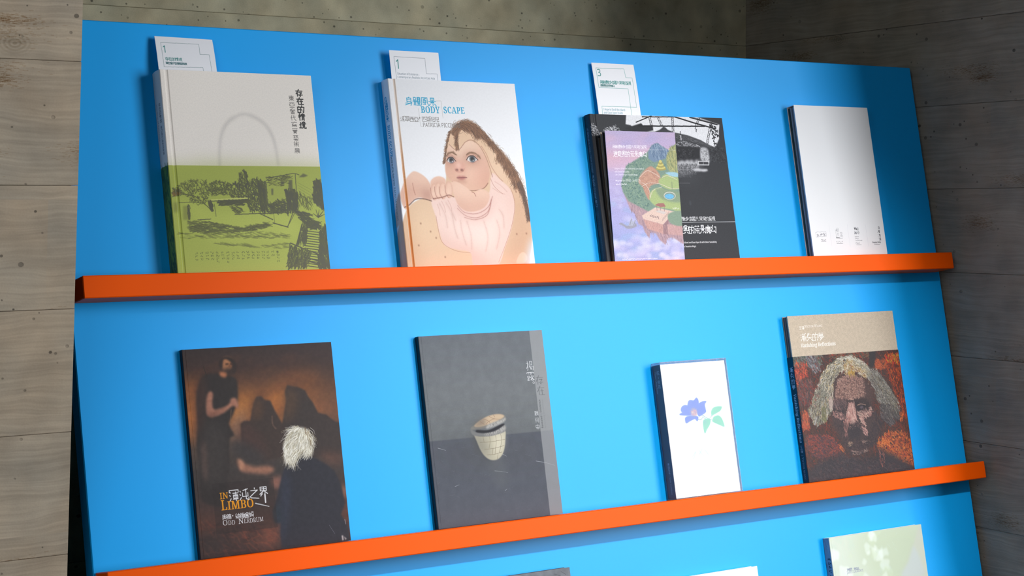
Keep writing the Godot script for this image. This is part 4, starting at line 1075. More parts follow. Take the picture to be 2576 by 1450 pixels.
func art_plain_box() -> Canvas:   # white front with four small exhibition titles along the foot
	var c := Canvas.new(166.4, 253.3, 3.4, c8(236, 236, 238))
	var g := c8(70, 70, 76)
	var lg := c8(130, 130, 138)
	for q in [[41.67, 198.7, 42.44, 234.9], [82.81, 199.2, 83.21, 235.7], [124.1, 199.7, 124.9, 236.4]]:
		c.line(q, 0.25, c8(212, 212, 218))
	var q: Array = [10.23, 211.8, 15.17, 210.2, 20.06, 211.1, 24.56, 210.1, 29.12, 210.8, 33.21, 210.2, 32.97, 218, 27.57, 217.9, 23.11, 218.7, 18.17, 218.1, 12.91, 219.3, 10.14, 218.8, 10.23, 211.8]
	c.line(q, 0.35, c8(150, 150, 160))
	q = [12.42, 212.9, 19.65, 212.7, 26.91, 212.4, 20.27, 222.7, 20.09, 225.9]
	for k in 3:
		c.marks(q[2 * k], q[2 * k + 1], 2.8, 5.4, lg)
		c.marks(q[2 * k], q[2 * k + 1] + 0.6, 2.8, 4.4, lg)
	c.marks(q[6], q[7], 10.5, 2.2, g)
	c.marks(q[8], q[9], 10.5, 0.9, lg)
	q = [54.01, 205.2, 56.44, 205.9, 63.8, 212, 54.33, 220.5, 61.04, 221.8, 53.69, 226.5, 53.84, 229.8]
	c.han("木", q[0], q[1] + 1, 5.2, 0.32, lg)
	c.han("目", q[2] + 1.2, q[3] - 1, 5.6, 0.35, lg, 0.0, false, 0.0, 0.75)
	c.han("口", q[2] + 1.4, q[3] + 6, 5.0, 0.35, lg, 0.0, false, 0.0, 0.75)
	c.han("禺", q[4], q[5], 8.0, 0.3, lg, 0.0, false, 0.0, 0.7)
	c.line([q[6] + 0.6, q[7] - 9, q[6] + 0.8, q[7] + 0.4], 0.3, lg)
	c.text("Meet", sans_bold, q[6], q[7] + 1.4, 3.6, g, 0.9)
	c.line([q[8], q[9], q[8] + 7.5, q[9] + 0.1], 0.4, lg)
	for k in 5:
		c.marks(q[10] + k * 2.9, q[11], 1.5, 2.1, g)
	c.marks(q[12], q[13], 13.5, 0.9, lg)
	q = [102.3, 203.8, 97.17, 203.5, 96.7, 210.6, 103, 210.4, 96.59, 219.8, 96.43, 222.9, 96.99, 226.1, 96.48, 229.1, 96.6, 232.7]
	c.han("古", q[0], q[1], 5.4, 0.42, g)
	c.marks(q[2], q[3], 3.6, 5.2, g)
	c.marks(q[2], q[3], 3.6, 5.2, g)
	c.marks(q[4], q[5], 3.6, 4.8, g)
	c.marks(q[4], q[5], 3.6, 4.8, lg)
	c.han("今", q[6], q[7], 5.2, 0.42, g)
	c.marks(q[8], q[9] - 1, 8, 1.7, lg)
	c.marks(q[10], q[11] - 1, 7.4, 1.7, lg)
	c.marks(q[12], q[13] - 1, 14, 1.7, lg)
	for k in 4:
		c.marks(q[14] + k * 2.2, q[15], 1.4, 2.2, g)
	c.marks(q[16], q[17], 12, 0.9, lg)
	q = [152.3, 202.8, 152.1, 209.1, 152.4, 215.5, 152.4, 221.8, 134.6, 229.7, 138.1, 233.1]
	for k in 4:
		c.han("消費奇談"[k], q[2 * k], q[2 * k + 1], 4.6, 0.42, g, 0.0, false, 0.0, 0.72)
	for k in 5:
		c.marks(q[0] - 3.2 + k * 0.5, q[1] + 9.4 + k * 3.3, 1.1, 1.6, lg)
	c.text("Shopping Oddity", sans_bold, q[8], q[9] + 1.2, 3.4, g, 0.74)
	c.marks(q[10], q[11] - 0.5, 13.5, 1.0, lg)
	return c

func art_dusk() -> Canvas:   # dark cover: a robed figure at dusk, a white-haired person seen from behind
	var c := Canvas.new(209.9, 262.0, 3.4, c8(62, 48, 44))
	c.gradient([0.0, c8(56, 46, 46), 0.10, c8(68, 50, 45), 0.22, c8(112, 72, 48), 0.33, c8(140, 88, 54), 0.42, c8(128, 86, 60), 0.48, c8(84, 68, 60), 0.6, c8(62, 56, 54), 0.72, c8(64, 52, 50), 0.85, c8(86, 56, 48), 1.0, c8(60, 48, 46)])
	c.shape([151.3, -9.763, 214.5, -2.294, 216, 161.2, 187.7, 137.6, 203.4, 79.16, 184.7, 30.72], c8(58, 46, 46, 0.75), 22.0)
	c.shape([136.1, 49.11, 164.9, 40.26, 190.2, 46.1, 181.6, 60.56, 149.3, 56.32], c8(140, 82, 44, 0.6), 14.0)
	c.shape([58.38, 79.47, 82.13, 64.5, 93.53, 63.18, 87.86, 75.33, 73.31, 86.76, 63.3, 98.43], c8(222, 142, 66, 0.85), 14.0)
	c.shape([111.2, 68.57, 135.4, 55.43, 140, 55.73, 133.6, 74.32, 123.2, 86.22], c8(204, 124, 60, 0.8), 12.0)
	c.shape([58.89, 98.1, 71.09, 86.6, 82.61, 83.29, 73.6, 107.5, 65.06, 127.4, 52.05, 124.3], c8(140, 112, 96, 0.7), 10.0)
	c.shape([0.4393, 40.53, 23.71, 48.19, 16.68, 78.52, 8.093, 102.4, -0.8342, 105.7], c8(170, 100, 52, 0.6), 12.0)
	c.shape([3.747, 77.59, 16.86, 76.49, 12.75, 98.66, 5.594, 106.2], c8(206, 126, 66, 0.7), 12.0)
	for k in 70:
		c.ell(c.rng.randf_range(10, 200), c.rng.randf_range(10, 130), c.rng.randf_range(6, 22), c.rng.randf_range(2, 5), [c8(150, 88, 50, 0.10), c8(60, 44, 42, 0.16), c8(110, 72, 56, 0.12)][k % 3], 3.5, -0.25)
	# rocks
	c.shape([128.7, 100.3, 136.3, 74.51, 136, 61.81, 140.3, 53.2, 147, 55.12, 153.9, 56.62, 165, 61.61, 168.8, 70.38, 175, 79.32, 180.6, 92.5, 192.1, 95.47, 203, 104.8, 219.1, 110.3, 217.4, 148.6, 139.8, 150.4, 109.6, 131.1], c8(58, 49, 47), 1.5, false)
	c.shape([135.3, 68.11, 141, 57.91, 151.1, 60.69, 154.3, 75.76, 145.2, 96.25, 131.1, 99.4], c8(92, 66, 48, 0.6), 8.0)
	c.shape([83.67, 95.83, 90.3, 73.41, 95.58, 65.42, 102.4, 65.46, 106.5, 70.35, 114.3, 71.94, 118.8, 83.81, 128.4, 103.4, 134.4, 112.2, 126.5, 145, 94.39, 148.5, 68.33, 140, 69.94, 98.94, 74.76, 95.16], c8(62, 50, 46), 1.5, false)
	c.shape([88.59, 79.55, 95.38, 67.49, 101.7, 72.12, 102.4, 88.89, 90.37, 96.34], c8(96, 66, 48, 0.6), 6.0)
	c.shape([72.15, 99.11, 89.19, 108.7, 104.7, 134.9, 98.66, 150.9, 74.58, 144.7, 65.06, 127.4], c8(78, 54, 50, 0.7), 8.0)
	c.curve([114.6, 91.88, 114.3, 102.3, 118.7, 108.9], 4.0, c8(120, 92, 80, 0.25), 1.0)
	c.shape([57, 118.5, 87.23, 129.3, 103.3, 149.3, 84.7, 155.9, 63.54, 143.7, 53.5, 132.6], c8(58, 54, 54, 0.9), 8.0)
	c.shape([61.34, 143.5, 67.57, 148.2, 84.79, 154.8, 102.7, 155.4, 111.3, 160.3, 101.8, 165.6, 79.58, 162.6, 64.42, 158.1], c8(164, 112, 90, 0.85), 3.0)
	c.shape([62.54, 142.6, 69.77, 148.4, 66.62, 158.3, 63.7, 154], c8(190, 136, 108, 0.8), 2.5)
	c.shape([105.6, 172.2, 121.6, 171.6, 122.8, 182.1, 108.9, 184.9], c8(150, 100, 84, 0.8), 4.0)
	c.shape([179.8, 145.4, 209.8, 152.2, 211, 162.9, 185.5, 158.6], c8(104, 68, 56, 0.7), 8.0)
	c.shape([200.9, 190.5, 211.4, 192.6, 211.4, 203.1, 203.9, 206.6], c8(136, 94, 76, 0.8), 4.0)
	c.dabs([4.396, 218.9, 104.5, 229.5, 110.7, 258.8, 52.33, 264.2, 1.122, 256.3], 200, 5, 16, 5.0, [c8(132, 76, 58, 0.12), c8(60, 44, 42, 0.2), c8(112, 64, 52, 0.14)], 0.5, 0.8, 0.8)
	c.shape([85.8, 237.7, 113.5, 230.5, 111.1, 254.8, 79.47, 257.3], c8(150, 86, 64, 0.45), 12.0)
	c.shape([-1.052, 232.2, 37.77, 232.5, 44.41, 255.3, 4.839, 262.6], c8(52, 46, 46, 0.7), 12.0)
	# robed figure
	c.shape([23.7, 35.81, 33.89, 32.3, 47.07, 33.1, 57.89, 36.26, 68.74, 39.64, 71.02, 51.25, 68.63, 69.82, 61.12, 85.87, 54.48, 97.76, 60.21, 112.6, 53.05, 118.2, 49.45, 152.7, 44.88, 166.5, 40.87, 198.6, 17.16, 196.2, 7.521, 183.2, 9.598, 147.1, 8.485, 122.7, 12.03, 94.52, 13.78, 61.92, 17.63, 47.8], c8(50, 44, 43), 2.0)
	c.shape([20.66, 95.18, 41.33, 96.76, 50.42, 118, 43.8, 166.4, 23.23, 176.6, 12.11, 155.4], c8(66, 60, 58, 0.7), 9.0)
	c.shape([14.93, 123.3, 20.5, 121.7, 18.92, 164.1, 13.9, 159.6], c8(110, 84, 76, 0.6), 4.0)
	c.shape([16.29, 45.65, 28.79, 40.26, 24.27, 79.07, 16.71, 103, 9.539, 110.6], c8(72, 50, 44, 0.7), 6.0)
	c.shape([27.23, 62.84, 31.88, 54.91, 36.47, 57.69, 34.54, 69.52, 36.42, 77.89, 49.85, 75.76, 58.03, 71.16, 60.05, 66.12, 66.35, 65.51, 69.77, 71.98, 68.43, 79.15, 62.07, 75.59, 49.2, 82.93, 37.87, 86.22, 28, 86.32, 25.35, 79.15], c8(164, 112, 92), 2.0)
	c.shape([26.66, 79.24, 33.88, 81.82, 49.57, 78.83, 37.87, 86.22, 29.08, 86.4], c8(112, 74, 62, 0.7), 3.0)
	c.shape([54.28, 14.77, 60.46, 13.02, 66.5, 15.46, 66.84, 23.85, 64.01, 30.37, 56.17, 30.73, 52.68, 25.11], c8(166, 112, 78), 2.5)
	c.shape([48.83, 25.92, 48.47, 17.57, 55.62, 12.34, 64.5, 12.83, 70.67, 18.84, 70.82, 29.31, 65.89, 34.24, 65.92, 21.7, 59.79, 15.5, 54.19, 15.81, 51.7, 26.09], c8(50, 40, 38), 1.5)
	c.shape([55.36, 27.35, 65.44, 26.9, 69.99, 26.13, 67.44, 34.34, 57.89, 36.26, 53.79, 32.46], c8(56, 44, 40, 0.9), 3.0)
	c.ell([59.26, 21.32][0], [59.26, 21.32][1], 2.6, 1.4, c8(70, 46, 36, 0.8), 1.0)
	c.ell([64.81, 21.64][0], [64.81, 21.64][1], 2.2, 1.4, c8(70, 46, 36, 0.8), 1.0)
	c.ell([62.54, 24.43][0], [62.54, 24.43][1], 1.8, 2.4, c8(120, 76, 54, 0.8), 1.0)
	c.shape([48.36, 31.1, 57.11, 32.67, 55.93, 38.22, 48.98, 36.54], c8(176, 112, 78), 2.0)
	c.line([26.63, 22.54, 29.74, 34.53], 0.7, c8(50, 40, 36))
	c.line([58.82, 79.5, 55.8, 97.86], 0.7, c8(120, 92, 70, 0.6))
	# person from behind
	c.shape([138.4, 152.3, 149.4, 146.6, 158.6, 147, 169.9, 150.9, 185.2, 160.6, 196, 170, 203.6, 187.6, 206.8, 213.2, 199.3, 227.1, 207.1, 242.6, 209.3, 261.6, 110.5, 260.8, 110.5, 242.4, 112.8, 228.4, 104.7, 227.5, 102.8, 213, 111.3, 195.4, 119.1, 173.4, 125.1, 159.5], c8(44, 44, 52), 1.5, false)
	c.shape([121.4, 173.6, 129, 166.1, 130.6, 195.2, 122, 235.5, 113.3, 255, 112.6, 230.4], c8(52, 58, 76, 0.6), 6.0)
	c.shape([103.7, 215.1, 113.6, 205.9, 113.7, 228.5, 104.7, 227.9], c8(44, 52, 62, 0.8), 3.0)
	c.shape([134.4, 116.4, 143.7, 110.9, 153.2, 109.5, 162.1, 112.7, 166.2, 123.2, 166.5, 133.8, 161.6, 140.1, 149.7, 142.9, 142.2, 148.5, 137.4, 151.2, 130.5, 146.4, 127.1, 138.8, 128.8, 126.5], c8(206, 202, 190), 2.0)
	c.clip([134.4, 116.4, 143.7, 110.9, 153.2, 109.5, 162.1, 112.7, 166.2, 123.2, 166.5, 133.8, 161.6, 140.1, 149.7, 142.9, 142.2, 148.5, 137.4, 151.2, 130.5, 146.4, 127.1, 138.8, 128.8, 126.5], 1.0)
	c.shape([151.9, 122, 170.8, 119.3, 168.2, 144.4, 144.1, 152.8, 148.3, 134.3], c8(128, 118, 96, 0.6), 12.0)
	c.shape([129, 120.2, 136.7, 112.4, 136.9, 133.4, 130.6, 149.6, 124.7, 140.7], c8(150, 142, 120, 0.5), 10.0)
	c.unclip()
	for q in [[153.1, 110.3, 143.5, 113, 134.7, 122.8, 130.1, 137, 131.4, 146.5], [155.4, 110.5, 147.7, 117.5, 140, 129.5, 137.2, 141.8, 137, 150.1], [157.6, 111.1, 155.3, 122.3, 150.6, 134.5, 143.8, 144.4], [159.8, 112.5, 163.4, 123, 163.5, 133.5, 160.4, 140.6]]:
		c.hairs(q, 330, 5.5, 7, 17, 0.05, [c8(240, 238, 230, 0.5), c8(214, 208, 190, 0.5), c8(170, 160, 134, 0.4), c8(236, 232, 222, 0.5), c8(120, 110, 90, 0.3)], 0.6)
	c.dabs([157.5, 111.9, 166.6, 119, 168.1, 136, 164, 139.9, 163, 127.1], 60, 5, 12, 0.8, [c8(116, 96, 72, 0.6), c8(180, 168, 144, 0.5)], 1.4, 0.4, 0.4)
	c.shape([196.9, 254, 199.2, 254.3, 199.5, 260.5, 197.1, 260.7], c8(170, 166, 166), 0.5, false)
	c.shape([200, 255.4, 204.1, 259, 201.6, 260.8], c8(150, 146, 146), 0.5, false)
	c.line([203.8, 233.9, 204.5, 240.2], 0.8, c8(130, 128, 136))
	c.line([180.5, 238.7, 187.4, 250.9], 0.5, c8(86, 86, 96))
	c.rect([23.77, 170.6][0], [23.77, 170.6][1], [107.9, 172.4][0] - [23.77, 170.6][0], [106.4, 233.8][1] - [110.3, 170.6][1], c8(44, 38, 38, 0.42))
	c.grain(0.12, 0.08)
	# lettering
	var gold := c8(222, 146, 22)
	var pale := c8(214, 214, 218)
	var q: Array = [32.45, 190.9, 33.06, 205, 45.88, 181.4, 33.74, 209.8, 33.09, 224.2]
	c.fit("IN", serif, q[0], q[1], 11.6, 7.8, gold, 0.0, 0.0, 0.3)
	c.fit("L", serif, q[2], q[3], 8.4, 12.6, gold, 0.0, 0.0, 0.6)
	c.fit("IMBO", serif, q[2] + 8.6, q[3], 36.0, 10.4, gold, 0.0, 0.0, 0.6)
	q = [45.9, 181.2, 59.78, 181.2, 73.67, 181, 87.01, 180.4]
	for k in 3:
		c.han("渾沌之"[k], q[2 * k], q[2 * k + 1], 13.6, 1.15, pale, 0.0, false, 0.0, 0.88)
	c.han("界", q[6], q[7], 12.0, 1.15, pale, 0.0, false, 0.0, 0.92)
	c.line([94.16, 190.3, 94.18, 200.7], 2.0, pale, 0.2)
	c.line([80.09, 200.5, 98.54, 206.3], 1.6, c8(180, 182, 186), 0.2, 0.8)
	q = [33.48, 210.2, 47.67, 213, 51.46, 210.6, 33.11, 224]
	c.han("奧德", q[0], q[1], 6.4, 0.6, pale, 6.2, false, 0.0, 0.92)
	c.ell(q[2], q[3], 0.8, 0.8, pale)
	c.han("納德盧姆", q[4], q[5], 6.4, 0.6, pale, 6.25, false, 0.0, 0.92)
	c.fit("O", serif, q[6], q[7], 7.2, 6.6, pale)
	c.fit("DD", serif, q[6] + 7.4, q[7], 10.0, 5.4, pale)
	c.fit("N", serif, q[6] + 21.4, q[7], 7.4, 6.6, pale)
	c.fit("ERDRUM", serif, q[6] + 29.0, q[7], 27.2, 5.4, pale)
	return c

func art_lidded_pot() -> Canvas:   # grey cover with a small lidded pot on a dark table
	var c := Canvas.new(204.8, 262.8, 3.4, c8(96, 98, 100))
	c.gradient([0.0, c8(98, 103, 110), 0.3, c8(106, 110, 114), 0.55, c8(101, 105, 108), 1.0, c8(96, 100, 106)])
	var edge: Array = [1.413, 144.1, 182.5, 144.1]
	c.shape([-5, edge[1], edge[2], edge[3], 230, edge[3] - 1, 230, 300, -5, 300], c8(78, 82, 92), 0.8, false)
	c.shape([9.189, 147.5, 129, 151.1, 179.3, 148.9, 187.1, 199.5, 97.68, 201.7, 28.12, 185.3], c8(74, 76, 82, 0.5), 20.0)
	for k in 46:
		var x := c.rng.randf_range(5, 200)
		var y := c.rng.randf_range(edge[1] + 6, 255)
		c.line([x, y, x + c.rng.randf_range(-5, 9), y + c.rng.randf_range(-1, 3)], 0.35, c8(120, 124, 132, 0.3), 0.3, 0.1)
	for q in [[98.89, 192.7, 110.8, 194.7, 120.2, 197.2], [169, 185.1, 186.1, 189.1, 200.5, 194.1], [11.96, 153.8, 24.37, 158.1], [111.8, 169.3, 120.9, 174.1], [112.1, 221.3, 116.2, 219.2], [32.39, 208.1, 39.66, 206.4]]:
		c.curve(q, 0.6, c8(176, 180, 188, 0.7), 0.4, 0.2)
	c.grain(0.05, 0.05, 1.0, 5)
	c.grain(0.4, 0.03)
	# pot and its reflection
	c.shape([91.3, 176.7, 115.7, 176.8, 120.9, 209.9, 109.7, 221, 97.42, 203.7], c8(98, 102, 104, 0.35), 8.0)
	c.shape([73.97, 142.6, 81.01, 144.2, 88.36, 162.2, 92.09, 170.7, 98.63, 176.3, 91.56, 174.7, 78.79, 161.4], c8(52, 54, 60, 0.8), 6.0)
	var pot: Array = [72.37, 140, 81.15, 143.2, 100.5, 143.7, 115.5, 141.8, 123.7, 139.3, 122.4, 150.6, 119.3, 162.7, 114.4, 171.5, 107.1, 176.9, 98.9, 178, 91.4, 175.9, 84.43, 170, 79.26, 161.4, 75.37, 150.5]
	c.shape(pot, c8(176, 170, 150), 0.8)
	c.shape([70.78, 139.3, 83.54, 143.4, 88.62, 160.2, 94.89, 177, 84.51, 173.1, 76.4, 161.2, 72, 148.6], c8(84, 84, 80, 0.75), 12.0)
	c.shape([105.2, 145.1, 120.2, 143.2, 119.4, 158.6, 111.6, 170.3, 102.9, 171.6], c8(212, 206, 186, 0.6), 6.0)
	for q in [[80.04, 151.7, 99.42, 152, 121.7, 150.5], [86.01, 161.6, 103.1, 161.4, 119.1, 159], [89.32, 169.6, 101.9, 169.9, 114.4, 167.6], [85.94, 143.5, 86.75, 152.2], [96.83, 144, 96.47, 152.2, 93.91, 160.6], [106.6, 143.9, 106.7, 152.2, 104.5, 161.5, 102.4, 169.9], [115.3, 142.8, 115.7, 151.1, 113, 160.1, 109.4, 168.9], [100.2, 161.1, 98.05, 169.7], [107.3, 169.9, 105.4, 176.9]]:
		c.curve(q, 0.55, c8(118, 110, 92, 0.8), 0.4)
	c.shape([67.73, 131, 74.7, 136.9, 91.42, 138.8, 108.9, 136.1, 123.8, 131, 123.2, 139.3, 110.5, 142.4, 93.16, 144.1, 74.02, 142.2, 67.81, 138], c8(112, 112, 112), 0.6)
	c.shape([91.42, 138.8, 108.9, 136.1, 123.8, 131.6, 123.3, 138.6, 110.6, 141.8, 92.01, 143.6], c8(170, 168, 164, 0.8), 2.0)
	c.dabs([86.6, 138.5, 123.7, 132, 123.2, 139, 90.8, 143.5], 60, 3, 5, 0.4, [c8(84, 84, 84, 0.6)], 1.4, 0.1, 0.2)
	c.shape([77.46, 134.3, 96.69, 135.7, 117.1, 129.5, 123.5, 129.9, 108.7, 137.1, 91.34, 139.5, 77.04, 137.5], c8(34, 34, 40), 0.8)
	c.shape([68.31, 130.3, 74.04, 127, 83.92, 121.8, 99.28, 116.1, 114.2, 114.7, 123.9, 116.2, 126.9, 119.8, 125.2, 124.7, 112.3, 129.1, 94.71, 132.3, 77.61, 133, 69.86, 133.3], c8(118, 116, 112), 0.6)
	c.shape([73.88, 128.2, 83.94, 121.6, 99.28, 116.1, 115.4, 114.8, 124.6, 117.9, 118.1, 122.3, 97.72, 128, 80.38, 130.4], c8(186, 164, 138), 1.0)
	c.shape([72.08, 129.1, 83.94, 121.6, 91.54, 119.3, 92.89, 127.6, 82.83, 130.1], c8(92, 84, 78, 0.7), 5.0)
	for q in [[89.08, 119.5, 98.31, 123.5, 100.1, 128.2], [99.23, 116.5, 106.1, 120.3, 118.1, 122.3], [106.8, 115, 108.8, 118.4], [92.89, 127.6, 98.31, 123.5, 108.5, 120.5], [83.78, 122.8, 90.47, 127.4]]:
		c.curve(q, 0.5, c8(130, 104, 86, 0.8), 0.4)
	c.shape([97.72, 128, 118, 123.3, 126.2, 121, 124.6, 125.4, 109.6, 131, 93.29, 133.8], c8(176, 174, 170, 0.8), 1.5)
	c.dabs([97.66, 128.4, 125.5, 122.2, 124.1, 125.4, 97.12, 132.5], 50, 2, 3.6, 0.4, [c8(100, 100, 100, 0.6)], 1.3, 0.1, 0.2)
	# pale strip along the fore edge
	var sx: float = [182.8, 0.07099][0]
	c.shape([sx, -5, 230, -5, 230, 300, sx, 300], c8(158, 160, 162, 0.62), 0.0, false)
	# lettering
	var pale := c8(196, 198, 202)
	var dk := c8(92, 94, 98)
	var q: Array = [171, 43.96, 170.5, 58.5, 180.4, 74.49, 184.8, 64.93, 185.2, 79.92, 176.2, 114.5, 175.8, 124.4, 175.7, 133.9, 188.2, 140.1, 192.7, 140.4]
	c.han("揭", q[0], q[1], 12.6, 0.85, pale, 0.0, false, 0.0, 0.92, 0.6)
	c.han("露", q[2], q[3], 12.6, 0.85, pale, 0.0, false, 0.0, 0.92, 0.6)
	c.ell(q[4], q[5], 1.7, 1.8, pale)
	c.ell(q[4], q[5], 1.1, 1.2, c8(110, 112, 114))
	c.han("存", q[6], q[7], 12.4, 0.7, dk, 0.0, false, 0.0, 0.95, 0.6)
	c.han("在", q[8], q[9], 12.4, 0.7, dk, 0.0, false, 0.0, 0.95, 0.6)
	for k in 3:
		c.han("顧何忠"[k], q[10 + 2 * k], q[11 + 2 * k], 6.6, 0.5, c8(190, 192, 196), 0.0, false, 0.0, 0.9)
	c.fit("Revealed | Existence", sans_bold, q[16], q[17], 41.0, 3.0, dk, -PI / 2)
	c.fit("Ku Ho-Chung Solo Exhibition", sans, q[18], q[19], 41.0, 2.2, c8(120, 122, 126), -PI / 2)
	return c

func art_blue_flower() -> Canvas:   # white cover with one blue flower
	var c := Canvas.new(124.0, 199.0, 4.2, c8(246, 246, 246))
	var o := Vector2(-1.5, -4.0)
	for q in [[[41.85, 112.3, 57.85, 115.1, 58.1, 139.1, 44.93, 144.4, 37.33, 127.9], 0.16], [[72.93, 124.3, 81.41, 123.4, 77.26, 135.9, 71.89, 130.7], 0.14], [[17.26, 126.3, 65.75, 130.2, 62.17, 152.2, 15.87, 148.3], 0.14], [[34.86, 143.6, 56.58, 148.6, 54.05, 164.2, 29.9, 162.1], 0.14], [[67.78, 143.1, 77.5, 147.1, 76.95, 163, 67, 160.6], 0.12]]:
		c.shape(q[0], c8(150, 214, 226, q[1]), 6.0, false)
	c.marks([37.21, 128.7][0], [37.21, 128.7][1], 30, 16, c8(190, 210, 226, 0.35))
	c.marks([17.35, 145.2][0], [17.35, 145.2][1], 58, 4, c8(190, 210, 220, 0.3))
	var blue := c8(70, 108, 200)
	c.curve([58.41, 85.91, 64.51, 86.66, 69.39, 82.14, 68.88, 80.16, 75.26, 84.49, 85.08, 88.42], 0.9, c8(110, 160, 160), 0.3)
	c.curve([69.14, 83.75, 79.03, 87.03, 88.53, 80.21, 86.34, 83.31], 0.8, c8(110, 160, 160), 0.3)
	for q in [[42.37, 67.39, 43.63, 59.39, 48.73, 55.82, 55.18, 56.88, 61.19, 53.03, 64.63, 57.48, 63.75, 65.55, 58.1, 74.9, 49.8, 75.15], [59.13, 74.97, 62.98, 63.88, 70.92, 59.83, 79.66, 60.06, 75.98, 64.72, 76.38, 71.25, 76.21, 76.12, 67.6, 80.4, 61.18, 81.58], [29.58, 66.54, 36.31, 62.79, 42.88, 64.19, 48.64, 69.42, 49.82, 77.57, 39.49, 75.26, 29.61, 72.98], [24.57, 76.49, 29.46, 73.93, 39.74, 73.66, 49.29, 78.34, 40.92, 79.22, 30.84, 78.2], [35.45, 81.41, 42.95, 79.36, 53.09, 80.38, 54.53, 84.35, 45.86, 86.96, 36.08, 90.44, 34.1, 86.13], [53.04, 80.69, 60.25, 82.16, 57.98, 88.62, 54.27, 85.94]]:
		c.shape(q, blue, 0.4)
	for q in [[52.12, 76.11, 49.4, 64.61, 47.35, 58.01], [52.12, 76.11, 57.59, 65.15, 60.78, 55.61], [53.76, 76.22, 67.61, 67.43, 76.91, 61.52], [50.69, 76.01, 40.49, 68.88, 30.47, 67.41], [50.44, 77.61, 39.37, 76.05, 25.98, 76.59], [51.2, 79.28, 44.33, 83.64, 36.35, 88.7], [55.55, 77.96, 68.11, 77.2, 75.85, 74.47], [31.88, 71.52, 43.66, 74.89, 49.29, 78.34]]:
		c.curve(q, 0.6, c8(86, 112, 186, 0.6), 0.5)
	c.ell([53.14, 74.89][0], [53.14, 74.89][1], 6.6, 6.6, c8(134, 130, 168), 1.5)
	c.dabs([48.26, 71.81, 58.62, 71.7, 58.36, 79.77, 48.14, 79.07], 60, 1.5, 3, 0.6, [c8(206, 160, 150), c8(170, 120, 150), c8(220, 196, 160)], 0, 3.1, 0.3)
	for q in [[85.62, 80.01, 87.51, 73.62, 94.5, 69.52, 108, 69.75, 105.1, 75.61, 97.12, 79.16, 88.26, 81.82], [86.11, 89.79, 89.91, 84.53, 98.67, 82.53, 104.4, 86.19, 107.5, 92.93, 108.3, 100.8, 98.34, 97.16, 88.53, 92.89], [68.77, 88.57, 75, 86.1, 83.06, 87.96, 80.5, 95.88, 74.51, 101.9, 68.9, 108.3, 67.22, 98.15]]:
		c.shape(q, c8(104, 188, 160), 0.5)
	c.shape([68.51, 90.17, 73.5, 88.91, 76.33, 90.73, 71.69, 93.63], c8(96, 156, 160, 0.6), 2.0)
	for q in [[87.56, 80.96, 95.57, 75.79, 107.1, 70.01], [88.11, 89.12, 99.41, 90.73, 108, 100.1], [81.35, 88.16, 75.55, 95.52, 69, 107.6]]:
		c.curve(q, 0.5, c8(112, 176, 164), 0.4)
	return c

func spine_flower() -> Canvas:
	var c := Canvas.new(20.5, 199.0, 4.0, c8(104, 90, 94))
	var pale := c8(186, 178, 186)
	c.han("花", 9.6, 9.0, 5.6, 0.5, pale)
	c.line([12.4, 17.2, 12.4, 20.4], 0.5, pale)
	c.han("非花", 9.6, 22.5, 5.6, 0.5, pale, 6.6, true)
	c.text("Flower | Non-flower", sans, 4.6, 10, 4.0, pale, 0.9, 0.0, PI / 2)
	c.han("須田悅弘", 9.2, 146, 3.6, 0.4, pale, 4.3, true)
	c.text("| Suda Yoshihiro", sans, 9.8, 164, 3.8, pale, 1.0, 0.0, PI / 2)
	c.rect(0, 0, 1.2, 200, c8(56, 50, 54))
	return c

func art_kraft() -> Canvas:   # grey-brown board cover above the jacket
	var c := Canvas.new(234.1, 66.0, 3.4, c8(190, 174, 154))
	c.grain(0.5, 0.09)
	c.grain(0.12, 0.05, 1.0, 9)
	var w := c8(238, 234, 228)
	var q: Array = [21.62, 17.1, 29.36, 16.57, 34.43, 19.78, 22.87, 29.97, 20.05, 50.91]
	c.han("王藩", q[0], q[1], 4.9, 0.45, w, 6.0)
	c.line([q[4] - 1.4, q[5] - 3.8, q[4] - 1.4, q[5] + 0.4], 0.3, w)
	c.fit("V", serif, q[4], q[5], 4.2, 4.2, w)
	c.fit("ICTOR", serif, q[4] + 4.3, q[5], 14.6, 3.4, w)
	c.fit("W", serif, q[4] + 20.4, q[5], 6.0, 4.2, w)
	c.fit("ANG", serif, q[4] + 26.6, q[5], 11.0, 3.4, w)
	c.han("漸失的夢", q[6], q[7] - 1.2, 12.4, 0.95, w, 12.6, false, 0.0, 0.94, 0.6)
	c.fit("Vanishing Reflections", serif, q[8], q[9], 76.0, 6.0, w, 0.0, 0.14, 0.3)
	return c

